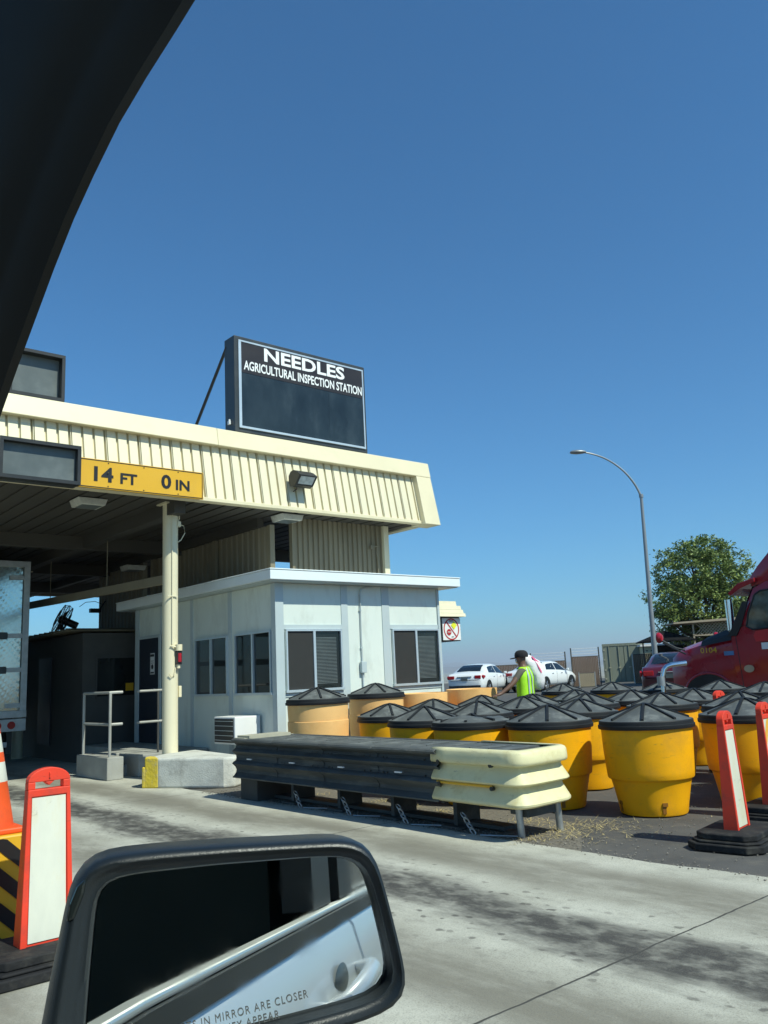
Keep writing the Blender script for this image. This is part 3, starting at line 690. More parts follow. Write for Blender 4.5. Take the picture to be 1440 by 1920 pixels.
obj('lettering', fit_text('STOP', 12.40, 12.49, 2.27, 2.30, 12.5805, .02), 'white', fp, True)
obj('lettering', fit_text("DON'T", 12.46, 12.58, 2.50, 2.535, 12.5805, .02), 'blackletter', fp, True)
obj('lettering', fit_text("GET", 12.51, 12.58, 2.175, 2.20, 12.5805, .02), 'blackletter', fp, True)
# annex / second booth behind
an = thing('rear_booth', (7.4, 21, 0), 'dark shaded low booth with a ribbed awning roof deep under the canopy', 'booth')
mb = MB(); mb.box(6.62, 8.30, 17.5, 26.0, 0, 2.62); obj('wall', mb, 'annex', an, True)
mb = MB(); mb.box(6.93, 7.74, 17.485, 17.498, 1.31, 2.09); wi = obj('window', mb, 'winglass', an, True)
mb = MB(); mb.box(6.90, 7.77, 17.47, 17.497, 2.092, 2.13); mb.box(6.90, 6.928, 17.47, 17.497, 1.28, 2.09); mb.box(6.90, 7.77, 17.47, 17.497, 1.25, 1.305); obj('frame', mb, 'annex', wi, True)
mb = MB(); mb.box(7.55, 7.72, 17.478, 17.484, 1.40, 1.56); obj('notice', mb, 'yellowsign', wi, True)
mb = MB(); mb.box(6.6, 6.618, 19.3, 20.1, .3, 2.2); obj('door', mb, 'darkdoor', an, True)
mb = MB(); mb.box(6.6, 6.618, 22.0, 23.1, 1.2, 2.1); obj('window', mb, 'winglass', an, True)
mb = MB(); y = 17.45
while y < 26:
    mb.prism([(y, 2.66), (y+.32, 2.66), (y+.32, 2.74), (y+.02, 2.69)], 'x', 6.35, 8.34); y += .33
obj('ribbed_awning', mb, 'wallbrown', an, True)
mb = MB(); mb.box(6.4, 11.0, 26.2, 26.4, 2.5, 2.95); obj('roof_edge', mb, 'lamphead', an, True)
# fan
fn = thing('industrial_fan', (6.93, 19.6, 2.68), 'black round industrial fan tilted up on the rear booth awning', 'fan')
T_ = Matrix.Translation((0, 0, .38)) @ Vector((-.80, .35, .42)).to_track_quat('Z', 'Y').to_matrix().to_4x4()
mb = MB()
for r_, z in ((.33, -.09), (.36, 0), (.33, .09), (.2, .12), (.2, -.12)):
    mb.tube([(r_*math.cos(2*math.pi*i/24), r_*math.sin(2*math.pi*i/24), z) for i in range(25)], .010, 5, cap=False, mtx=T_)
for k in range(28):
    a = 2*math.pi*k/28; mb.tube([(.04*math.cos(a), .04*math.sin(a), .13), (.2*math.cos(a), .2*math.sin(a), .12), (.33*math.cos(a), .33*math.sin(a), .09), (.36*math.cos(a), .36*math.sin(a), 0), (.33*math.cos(a), .33*math.sin(a), -.09), (.2*math.cos(a), .2*math.sin(a), -.12)], .004, 4, cap=False, mtx=T_)
obj('guard', mb, 'dark', fn)
mb = MB()
for k in range(3):
    a = 2*math.pi*k/3; ring = []
    mb.add([(.05*math.cos(a), .05*math.sin(a), -.02), (.30*math.cos(a-.35), .30*math.sin(a-.35), -.05), (.31*math.cos(a+.4), .31*math.sin(a+.4), .05), (.06*math.cos(a+.8), .06*math.sin(a+.8), .03)], [(0, 1, 2, 3)], 0, False, T_)
obj('blades', mb, 'galv', fn)
mb = MB(); mb.tube([(0, 0, .08), (0, 0, -.36)], .085, 16, mtx=T_); obj('motor', mb, 'dark', fn)
mb = MB(); mb.tube([(0, 0, 0), (0, 0, .30)], .03, 8); mb.box(-.15, .15, -.15, .15, -.02, .02); obj('stand', mb, 'dark', fn)
# security camera
sc_ = thing('security_camera', (8.0, 20.4, 3.4), 'small security camera on an arm at the far wall corner', 'camera')
mb = MB(); mb.box(7.86, 8.12, 20.3, 20.42, 3.30, 3.40); mb.tube([(8.1, 20.36, 3.38), (8.3, 20.5, 3.6)], .015, 6); mb.tube([(7.6, 20.36, 3.44), (7.75, 20.36, 3.55), (8.0, 20.4, 3.58), (8.25, 20.45, 3.5)], .008, 5)
obj('body', mb, 'dark', sc_, True)

# steps, platform, rail
pf = thing('concrete_platform', (6.6, 15.4, 0), 'low concrete entrance platform with a stair notch beside the booth door', 'platform')
mb = MB(); mb.box(5.66, 5.94, 13.8, 15.15, 0, .36); mb.box(5.94, 7.49, 14.6, 15.15, 0, .359); mb.box(6.20, 7.49, 13.8, 14.6, 0, .358); mb.box(6.62, 7.49, 15.15, 17.4, 0, .357)
obj('slab', mb, 'conc', pf, True, bevel=.012)
mb = MB(); mb.box(5.944, 6.196, 14.25, 14.598, 0, .18); obj('step', mb, 'conc', pf, True)
hr = thing('handrail', (5.8, 14.5, .36), 'grey pipe handrail around the entrance platform corner', 'handrail')
for (x, y) in ((5.74, 13.90), (5.74, 15.05)):
    mb = MB(); mb.tube([(x, y, .34), (x, y, 1.40)], .024, 10); obj('post', mb, 'railpaint', hr, True)
mb = MB()
for z in (1.40, .88): mb.tube([(5.74, 15.05, z), (5.74, 13.90, z), (5.95, 13.90, z)], .024, 10)
obj('rail', mb, 'railpaint', hr, True)
hr2 = thing('handrail', (6.7, 14.2, .36), 'grey pipe handrail on the booth side of the stair notch', 'handrail')
mb = MB()
for z in (1.40, .88): mb.tube([(6.22, 13.92, z), (6.95, 13.92, z)], .022, 10)
obj('rail', mb, 'railpaint', hr2, True)
for x in (6.60, 6.95):
    mb = MB(); mb.tube([(x, 13.92, .34), (x, 13.92, 1.40)], .018, 10); obj('post', mb, 'annex', hr2, True)

# concrete block kerb nose
kb = thing('concrete_barrier', (6.3, 12.2, 0), 'chipped white concrete block with a yellow painted end at the column foot', 'barrier')
rnd = random.Random(2)
P0, P1 = Vector((5.60, 12.25)), Vector((6.32, 11.02))
def top_pt(t, off=0): q = P0.lerp(P1, t); return q
poly_w = [top_pt(.155)[:], (6.27, 11.10), (6.42, 11.03), (6.60, 11.16), (6.78, 12.9), (6.15, 12.72), (5.78, 12.45)]
mb = MB(); mb.prism(poly_w, 'z', -.004, .425); obj('block', mb, 'conc_white', kb, True, bevel=.035, seg=3)
mb = MB(); mb.prism([(5.60, 12.25), (5.715, 12.05), (5.80, 12.30), (5.775, 12.44), (5.66, 12.36)], 'z', -.004, .435)
mb.prism([(5.57, 12.29), (5.61, 12.235), (5.68, 12.34), (5.64, 12.37)], 'z', -.004, .30)
obj('painted_end', mb, 'conc_yellow', kb, True, bevel=.02, seg=3)

# ------------------------------------------------------------------ crash cushion
cc = thing('crash_cushion', (6.15, 7.6, 0), 'low black crash cushion with corrugated sides and a pale yellow plastic nose', 'crash cushion')
def lobes(u, n_, amp):    # outward offset for height fraction u
    t = (u*n_) % 1.0
    return amp*(.5+.5*math.cos(2*math.pi*(t-.5))) if True else 0
ZB, ZT = .27, .76
def side_profile():
    P = []
    pts = [(.00, .012), (.03, .012), (.05, -.01), (.13, -.055), (.20, -.062), (.27, -.04), (.33, .0), (.36, .022), (.40, .0), (.44, -.05), (.50, -.062), (.57, -.055),
           (.63, -.01), (.68, .022), (.70, .0), (.76, -.05), (.82, -.064), (.88, -.02), (.91, .03), (.95, .042), (.985, .03), (1.0, .0), (1.0, -.08)]
    return pts
SP = side_profile()
for side, xs0 in ((-1, 5.80), (1, 6.56)):
    for k in range(4):
        y0 = 6.12+k*.955; y1 = y0+.97; e = .004*k
        mb = MB(); rings = []
        for y in (y0, y0+.02, (y0+y1)/2, y1-.03, y1):
            sc = 1.0 if y0+.01 < y < y1-.01 else .8
            ww = .006*math.sin(y*5.1)
            rings.append([(xs0+side*(d*sc+.02+e+ww*abs(d)*8), y, ZB+(ZT-ZB)*u) for u, d in SP])
        mb.loft(rings, 0, True, closed=False, caps=False)
        o = obj('side_panel', mb, 'hdpe', cc, True, sharp=32)
        sd_ = o.modifiers.new('s', 'SOLIDIFY'); sd_.thickness = .008
        if side < 0:
            mb = MB()
            for u in (.77, .46):
                for dy in (.12, .22, .80, .86):
                    mb.box(xs0-.055+.075 if u > .5 else xs0+.02, xs0+.05, y0+dy, y0+dy+.014, ZB+.49*u-.018, ZB+.49*u+.006)
            mb.box(xs0-.055, xs0-.035, y0+.50, y0+.60, .512, .524, 1)
            obj('bolt', mb, ['dark', 'white'], cc, True)
# nose: loft of lobed profile around plan path
NP = [(.0, -.02), (.015, .02), (.05, .046), (.085, .050), (.11, .045), (.32, -.026), (.355, -.030), (.375, -.018), (.405, .040), (.43, .050), (.46, .046), (.655, -.026), (.69, -.030),
      (.71, -.018), (.735, .034), (.76, .044), (.80, .046), (.94, .040), (.98, .026), (1.0, .0), (1.0, -.05)]
path = [((5.81, 6.20), (-1, 0)), ((5.81, 6.0), (-1, 0)), ((5.80, 5.6), (-1, 0)), ((5.80, 5.32), (-1, -.02)), ((5.80, 5.20), (-1, -.12)), ((5.81, 5.14), (-1, -.5)), ((5.84, 5.11), (-.6, -1)), ((5.92, 5.095), (-.12, -1)),
        ((6.15, 5.10), (-.05, -1)), ((6.38, 5.11), (.05, -1)), ((6.45, 5.125), (.4, -.9)), ((6.49, 5.18), (1, -.3)), ((6.51, 5.5), (1, 0)), ((6.54, 6.2), (1, 0))]
mb = MB(); rings = []
for i, ((x, y), nn) in enumerate(path):
    nv = Vector(nn).normalized(); amp = 1.25 if 3 < i < 10 else .9
    rings.append([(x+nv.x*d*amp, y+nv.y*d*amp, ZB+.005+(ZT-ZB+.01)*u) for u, d in NP])
mb.loft(rings, 0, True, closed=False, caps=False)
o = obj('nose', mb, 'nose', cc, True, sharp=38)
sd_ = o.modifiers.new('s', 'SOLIDIFY'); sd_.thickness = .012; sd_.offset = -1
mb = MB()
for z in (.655, .455):
    mb.tube([(5.79, 5.42, z), (5.785, 5.9, z), (5.785, 6.14, z+.002)], .012, 8)
obj('nose_rib', mb, 'yellowsign', cc, True)
mb = MB()
for (y, z) in ((5.42, .64), (5.42, .44), (6.10, .645), (6.10, .445)): mb.tube([(5.765, y, z), (5.80, y, z)], .020, 10)
obj('bolt', mb, 'dark', cc, True)
# covers
for k in range(5):
    y0 = 5.40+k*.86; mb = MB()
    mb.box(5.86, 6.50, y0, y0+.80, .735, .757); mb.box(5.87, 6.49, y0+.79, y0+.86, .72, .737)
    for j in range(18): mb.box(5.842, 5.862, y0+.02+j*.044, y0+.045+j*.044, .735, .752); mb.box(6.498, 6.518, y0+.02+j*.044, y0+.045+j*.044, .735, .752)
    mb.box(6.02, 6.34, y0+.25, y0+.262, .757, .763); mb.box(6.02, 6.34, y0+.5, y0+.512, .757, .763)
    obj('cover', mb, 'lid', cc, True)
mb = MB(); mb.prism([(5.80, 9.72), (6.56, 9.72), (6.56, 9.98), (5.80, 9.98)], 'z', .735, .765); mb.box(5.86, 6.50, 9.70, 10.0, .74, .79); obj('rear_cover', mb, 'beigeplate', cc, True)
mb = MB(); mb.box(5.87, 6.49, 5.35, 9.98, .45, .72); obj('core', mb, 'dark', cc, True)
mb = MB(); mb.box(5.84, 6.52, 9.50, 9.90, -.004, .30); mb.box(5.9, 6.46, 9.88, 9.93, .28, .74)
obj('rear_anchor', mb, 'anchor', cc, True, bevel=.01)
for k in range(4):
    y0 = 6.15+k*.94; mb = MB()
    mb.box(6.02, 6.34, y0-.02, y0+.03, 0, .44); mb.box(5.86, 6.50, y0-.01, y0+.02, .25, .46); mb.box(5.95, 6.40, y0-.14, y0+.14, 0, .02)
    obj('diaphragm', mb, 'hdpe', cc, True)
mb = MB(); mb.box(6.10, 6.26, 5.6, 9.9, .015, .05); obj('base_rail', mb, 'hdpe', cc, True)
for (x, y) in ((6.0, 5.32), (6.46, 5.25)):
    mb = MB(); mb.tube([(x+.02, y, 0), (x, y, .30)], .033, 14); obj('leg', mb, 'galv', cc, True)
mb = MB(); mb.box(6.04, 6.50, 5.25, 5.33, .17, .27); mb.box(5.98, 6.5, 5.34, 5.40, .20, .30); mb.box(5.9, 6.5, 5.3, 6.1, .262, .30); obj('cross_member', mb, 'hdpe', cc, True)
def chain(x, y):
    mb = MB()
    for i in range(4):
        T = Matrix.Translation((x-.05*i*.4, y-.055*i, .14-.038*i)) @ Matrix.Rotation(R(38), 4, 'X') @ Matrix.Rotation(R(90*(i % 2)), 4, 'Y')
        mb.tube([(.022*math.cos(a), .042*math.sin(a), 0) for a in [2*math.pi*j/12 for j in range(13)]], .007, 6, cap=False, mtx=T)
    mb.tube([(x-.10, y-.3, .012), (x-.02, y-.45, .01), (x+.05, y-.62, .012)], .008, 6)
    obj('chain', mb, 'galv', cc, True)
for k in range(4): chain(5.93, 5.95+k*.94)

# ------------------------------------------------------------------ sand barrels
def lid_mb(dent=False):
    mb = MB(); n_ = 48
    mb.lathe([(.445, .83), (.478, .832), (.482, .842), (.482, .868), (.472, .874), (.470, .905), (.462, .915)], n_, 1)
    rings = []
    for r_, z in ((.462, .915), (.44, .918), (.33, .958), (.2, 1.005), (.08, 1.047), (.0, 1.06)):
        ring = []
        for k in range(n_):
            a = 2*math.pi*k/n_; zz = z
            if dent:
                zz -= .13*math.exp(-((r_*math.cos(a)-.05)**2+(r_*math.sin(a)+.05)**2)/.035)*(1 if r_ < .42 else 0)
                zz += .012*math.sin(3*a+1)*(r_ < .42)
                if r_ < .42: zz -= .03*(1-r_/.42)
            ring.append((r_*math.cos(a), r_*math.sin(a), zz))
        rings.append(ring)
    mb.loft(rings, 0, True, caps=False)
    for k in range(8):
        a = 2*math.pi*k/8+.2; zc = lambda r_: (.918+(.44-r_)*.36 if not dent else .918+(.44-r_)*.15-.04*math.exp(-((r_-.15)/.12)**2)-(.07 if k % 2 else 0)*(1-r_/.44))
        T = Matrix.Rotation(a, 4, 'Z')
        pts = [(.43, zc(.43)), (.3, zc(.3)), (.15, zc(.15)), (.01, zc(.01))]
        if not dent: pts = [(.43, .916), (.33, .950), (.2, .997), (.08, 1.040), (.0, 1.054)]
        w = [.017]*5; vs = []; fs = []
        for (r_, z), ww in zip(pts, w): vs += [(r_, -ww, z-.01), (r_, -ww*.75, z+.026), (r_, ww*.75, z+.026), (r_, ww, z-.01)]
        for i in range(len(pts)-1):
            o4 = i*4
            fs += [(o4, o4+1, o4+5, o4+4), (o4+1, o4+2, o4+6, o4+5), (o4+2, o4+3, o4+7, o4+6)]
        fs += [(0, 3, 2, 1)]
        mb.add(vs, fs, 1, False, T)
    if not dent: mb.tube([(0, 0, 1.04), (0, 0, 1.078)], [.03, .018], 10, 1)
    return mb
def body_mb(slots=True, dentk=0):
    mb = MB(); n_ = 64
    prof = [(.30, 0), (.325, .004), (.333, .02), (.345, .10), (.372, .24), (.392, .325), (.398, .338), (.418, .346), (.424, .356), (.430, .42), (.444, .62), (.452, .80), (.453, .862), (.445, .866), (.440, .858), (.438, .80), (.42, .5), (.40, .36), (.37, .3), (.32, .03), (.0, .025)]
    rings = []
    for r_, z in prof:
        ring = []
        for k in range(n_):
            a = 2*math.pi*k/n_; rr = r_
            if dentk and z < .33: rr -= .016*math.exp(-((a-4.2)/.16)**2-((z-.13)/.05)**2)-.006*math.exp(-((a-4.45)/.1)**2-((z-.17)/.04)**2)
            rr += .002*math.sin(3*a+dentk)+.0012*math.sin(7*a+z*9)
            ring.append((rr*math.cos(a), rr*math.sin(a), z))
        rings.append(ring)
    mb.loft(rings, 0, True, caps=False)
    return mb
def slot_mb():
    mb = MB()
    for a in (4.0, 5.9, .9, 2.6):
        T = Matrix.Rotation(a, 4, 'Z'); mb.box(.29, .347, -.017, .017, .03, .10, mtx=T); mb.box(.29, .3575, -.017, .034, .10, .135, mtx=T)
    return mb
def barrel_proto():
    r_ = thing('sand_barrel', (0, 0, 0), '-', 'barrel', 'sand barrels stored together on the asphalt')
    obj('drum', body_mb(dentk=1), 'barrel', r_, sharp=50); obj('slot', slot_mb(), mat('slot_shadow_plastic', (.25, .10, .004), .6), r_); obj('lid', lid_mb(), ['lid', 'lidrim'], r_, sharp=30)
    return r_
bp_ = barrel_proto()
body2 = body_mb(dentk=0)
tmp = obj('drum', body2, 'barrel', None, sharp=50); dmesh = tmp.data; bpy.data.objects.remove(tmp)
tmp = obj('drum', body2, 'barrel_faded', None, sharp=50); fmesh = tmp.data; bpy.data.objects.remove(tmp)
tmp = obj('lid', lid_mb(True), ['lid', 'lidrim'], None, sharp=30); dlid = tmp.data; bpy.data.objects.remove(tmp)
BAR = [
 ('A', 7.78, 5.081, 'yellow barrel with dented foot, second from right in the front row'),
 ('B', 7.542, 6.154, 'yellow barrel with black lid directly behind the pale yellow crash cushion nose'),
 ('C', 8.789, 4.528, 'yellow barrel with black lid partly hidden by the two right marker panels'),
 ('D', 10.424, 6.518, 'black ribbed lid of a yellow barrel in front of the small red panel handle'),
 ('E', 8.88, 6.724, 'yellow barrel in the gap behind the two nearest full barrels'),
 ('F', 9.844, 8.469, 'ribbed black barrel lid just in front of and below the hi vis vest'),
 ('G', 10.662, 8.978, 'ribbed black barrel lid touching the bottom edge of the hi vis vest'),
 ('H', 12.194, 9.296, 'ribbed black barrel lid just right of the worker, below the second white sedan'),
 ('I', 10.625, 7.905, 'ribbed black barrel lid right of the worker, second row below the vest'),
 ('J', 7.284, 7.081, 'yellow barrel whose black lid has caved in, behind the crash cushion'),
 ('K', 7.417, 8.037, 'yellow barrel with pointed black lid left of the caved in lid'),
 ('L', 8.1, 9.5, 'yellow barrel with black lid standing just in front of the faded orange barrels'),
 ('M', 9.297, 9.865, 'yellow barrel with black lid in front of the lidless faded tubs'),
 ('N', 8.555, 8.177, 'yellow barrel with black lid right behind the caved in lid'),
 ('O', 10.477, 9.924, 'black ribbed barrel lid right in front of the worker hand'),
 ('r1', 15.4, 12.1, 'farthest black barrel lid in front of the second white sedan and brown gate'),
 ('r2', 15.481, 10.838, 'black barrel lid of the back row in front of the grey green container'),
 ('r3', 15.302, 9.491, 'black barrel lid of the back row in front of the maroon car and bent pipe'),
 ('r4', 15.06, 8.151, 'black barrel lid of the back row below the truck front wheel arch'),
 ('r5', 13.868, 6.746, 'black barrel lid of the back row at the right edge below the truck cab'),
 ('s1', 11.699, 6.789, 'black barrel lid just behind the small red panel handle'),
 ('s2', 11.58, 7.768, 'black barrel lid in the middle rows left of the small red panel handle'),
 ('s4', 10.433, 5.409, 'black barrel lid right of the small red panel handle, behind the front row'),
 ('s5', 9.726, 4.60, 'black barrel lid at the right edge behind the top of the tall marker panel'),
]
rnd = random.Random(11)
for i, (k, x, y, lb) in enumerate(BAR):
    c_ = bp_ if i == 0 else copy_tree(bp_)
    c_.location = (x, y, gh(x)); c_['label'] = lb
    c_.rotation_euler = (R(rnd.uniform(-.8, .8)), R(rnd.uniform(-.8, .8)), 0 if i == 0 else rnd.uniform(0, 6.28))
    if k == 'B': c_.rotation_euler = (0, 0, R(5))
    ch = {q.name.split('.')[0]: q for q in c_.children}
    if i: ch['drum'].data = dmesh
    if k == 'J': ch['lid'].data = dlid; ch['lid']['label'] = 'caved in black lid'; c_.rotation_euler = (0, 0, 2.2)
    ch['lid'].rotation_euler = (0, 0, rnd.uniform(0, 6.28))
for (x, y, z, lid, lb) in ((7.5, 10.45, 0, 0, 'lower faded barrel nested under the leftmost faded orange barrel'), (7.5, 10.45, .27, 1, 'faded orange barrel with black lid, leftmost, at the booth corner'),
                           (9.0, 10.9, 0, 0, 'lower faded barrel nested under the second faded orange barrel'), (9.0, 10.9, .28, 1, 'second faded orange barrel with black lid, in front of the booth conduit'),
                           (10.06, 10.95, .275, 0, 'open faded orange barrel without lid under the right booth window'), (11.05, 10.7, .30, 0, 'open faded orange barrel without lid, rightmost of the faded row'),
                           (10.06, 10.95, 0, 0, 'lower faded barrel nested under the lidless one at the right window'), (11.05, 10.7, 0, 0, 'lower faded barrel nested under the rightmost lidless barrel')):
    c_ = copy_tree(bp_); c_.location = (x, y, z); c_['label'] = lb; c_['group'] = 'faded orange barrels along the booth front'
    c_.rotation_euler = (0, 0, rnd.uniform(0, 6.28))
    for q in list(c_.children):
        nm = q.name.split('.')[0]
        if nm == 'drum': q.data = fmesh
        if nm == 'lid' and not lid or nm == 'slot': bpy.data.objects.remove(q)

# ------------------------------------------------------------------ marker panels, cone, chevron block
def panel(loc, label, stripes=None, base=(.42, .30), tilt=0, rz=0):
    r_ = thing('marker_panel', (*loc, 0), label, 'traffic panel', 'red and white marker panels', rz)
    bx, by = base; mb = MB()
    def octo(a, b_, c): return [(-a+c, -b_), (a-c, -b_), (a, -b_+c), (a, b_-c), (a-c, b_), (-a+c, b_), (-a, b_-c), (-a, -b_+c)]
    mb.prism(octo(bx, by, .10), 'z', 0, .055); mb.prism(octo(bx-.035, by-.03, .09), 'z', .056, .075); mb.prism(octo(bx-.07, by-.06, .08), 'z', .076, .125)
    obj('base', mb, 'rubber', r_, bevel=.014, seg=3)
    H_ = 1.05; mb = MB()
    def w(z): return .147-.032*(z-.1)/(H_-.1)
    def t(z): return .060-.034*(z-.1)/(H_-.1)
    # frame: two side rails, bottom, top arch
    for sgn in (-1, 1):
        z0, z1 = .10, .93
        v = [(sgn*w(z0), -t(z0), z0), (sgn*(w(z0)-.035), -t(z0), z0), (sgn*(w(z0)-.035), t(z0), z0), (sgn*w(z0), t(z0), z0),
             (sgn*w(z1), -t(z1), z1), (sgn*(w(z1)-.022), -t(z1), z1), (sgn*(w(z1)-.022), t(z1), z1), (sgn*w(z1), t(z1), z1)]
        mb.add(v, [(0, 3, 2, 1), (4, 5, 6, 7), (0, 1, 5, 4), (1, 2, 6, 5), (2, 3, 7, 6), (3, 0, 4, 7)])
    mb.add([(-w(.1)+.03, -t(.1)+.012, .10), (w(.1)-.03, -t(.1)+.012, .10), (w(.93)-.018, -t(.93)+.010, .93), (-w(.93)+.018, -t(.93)+.010, .93),
            (-w(.1)+.03, t(.1)-.012, .10), (w(.1)-.03, t(.1)-.012, .10), (w(.93)-.018, t(.93)-.010, .93), (-w(.93)+.018, t(.93)-.010, .93)],
           [(0, 1, 2, 3), (7, 6, 5, 4), (0, 4, 5, 1), (1, 5, 6, 2), (2, 6, 7, 3), (3, 7, 4, 0)])
    mb.box(-w(.93), w(.93), -t(.93)-.001, t(.93)+.001, .905, .945)
    # solid rounded top with a narrow hand slot
    n_ = 14; a1 = w(.93)
    mb.prism([(-a1, .985)]+[(-a1*math.cos(math.pi*i/n_), .985+.075*math.sin(math.pi*i/n_)) for i in range(1, n_)]+[(a1, .985)], 'y', -.028, .028)
    mb.box(-a1, -a1*.66, -.0285, .0285, .945, .985); mb.box(a1*.66, a1, -.0285, .0285, .945, .985)
    mb.prism([(-.030, .985), (.030, .985), (0, .960)], 'y', -.024, .024); mb.box(-.005, .005, -.036, .036, 1.0, 1.035)
    fo = obj('frame', mb, 'red', r_, bevel=.004)
    mb = MB(); z0, z1 = .14, .90
    def fy_(z, o=0): return -t(z)+.006-o
    mb.add([(-w(z0)+.042, fy_(z0), z0), (w(z0)-.042, fy_(z0), z0), (w(z1)-.026, fy_(z1), z1), (-w(z1)+.026, fy_(z1), z1)], [(0, 1, 2, 3)])
    sh = obj('reflective_sheet', mb, 'reflwhite', r_)
    if stripes:
        mb = MB(); k = 0; z = z0-.2
        while z < z1:
            a_ = [(-.5, z), (-.5, z+.11), (.5, z+.11+.30), (.5, z+.30)]
            # clip vertically
            vs = []
            for (u, zz) in a_: vs.append((u, zz))
            steps = 8; up, lo = [], []
            for i in range(steps+1):
                u = -.5+i/steps; lo_ = z+.30*(u+.5); hi_ = lo_+.11; lo_ = min(max(lo_, z0), z1); hi_ = min(max(hi_, z0), z1)
                lo.append((u, lo_)); up.append((u, hi_))
            for i in range(steps):
                q = [lo[i], lo[i+1], up[i+1], up[i]]
                if abs(q[0][1]-q[3][1])+abs(q[1][1]-q[2][1]) < 1e-4: continue
                P = [(2*u*(w(zz)-.042+(zz-z0)*.02), fy_(zz, .002), zz) for u, zz in q]; mb.add(P, [(0, 1, 2, 3)])
            z += .24
        obj('stripe', mb, stripes, sh)
    return r_
panel((6.86, 3.72), 'narrow white marker panel with red frame on a black base, front right', rz=R(9))
panel((8.16, 4.02), 'tall red framed panel with amber stripes cut by the right edge of the view', 'reflyellow', rz=R(6))
panel((11.03, 6.02), 'red panel with only its arched handle and striped side showing among the barrels', 'reflred', (.22, .2))
panel((1.755, 5.13), 'large bleached white marker panel with red frame before the chevron block', None, (.42, .30))
cv = thing('chevron_block', (1.42, 5.95, 0), 'yellow block with black chevrons standing behind the bleached marker panel, carrying a cone', 'barrier')
mb = MB(); mb.box(.98, 1.83, 5.62, 6.35, 0, .64); obj('block', mb, 'yellowsign', cv, True, bevel=.012)
mb = MB()
for k in range(-1, 5):
    zc = .02+k*.19
    for sgn in (-1, 1):
        lo_, hi_ = [], []
        for i in range(9):
            u = i/8; x = 1.61+sgn*.205*u if sgn > 0 else 1.61-.205*u
            zt = zc+.19*(1-u)+.0
            a_ = min(max(zt, .015), .625); b_ = min(max(zt+.10, .015), .625)
            lo_.append((x, a_)); hi_.append((x, b_))
        for i in range(8):
            if abs(hi_[i][1]-lo_[i][1])+abs(hi_[i+1][1]-lo_[i+1][1]) < 1e-4: continue
            mb.add([(lo_[i][0], 5.615, lo_[i][1]), (lo_[i+1][0], 5.615, lo_[i+1][1]), (hi_[i+1][0], 5.615, hi_[i+1][1]), (hi_[i][0], 5.615, hi_[i][1])], [(0, 1, 2, 3)])
obj('chevron_stripes', mb, 'blackletter', cv, True)
mb = MB(); mb.tube([(1.62, 5.605, .55), (1.62, 5.62, .55)], .014, 10); mb.tube([(1.62, 5.605, .30), (1.62, 5.62, .30)], .014, 10); obj('bolt', mb, 'galv', cv, True)
cn = thing('traffic_cone', (1.61, 5.86, .64), 'tall orange traffic cone with two white bands standing on the chevron block', 'cone')
mb = MB()
def cr(z): return .185-.155*z/.90
zz = [0.03, .14, .30, .305, .425, .43, .48, .485, .60, .605, .88, .90]
mb.lathe([(cr(z)+(.002 if .3 < z < .61 else 0), z) for z in zz], 36, 0, mis=[0, 0, 0, 1, 0, 0, 0, 1, 0, 0, 0], capt=True)
obj('cone', mb, ['orange', 'reflwhite'], cn)
mb = MB(); mb.box(-.20, .20, -.20, .20, .001, .035); obj('base', mb, 'orange', cn, bevel=.01)

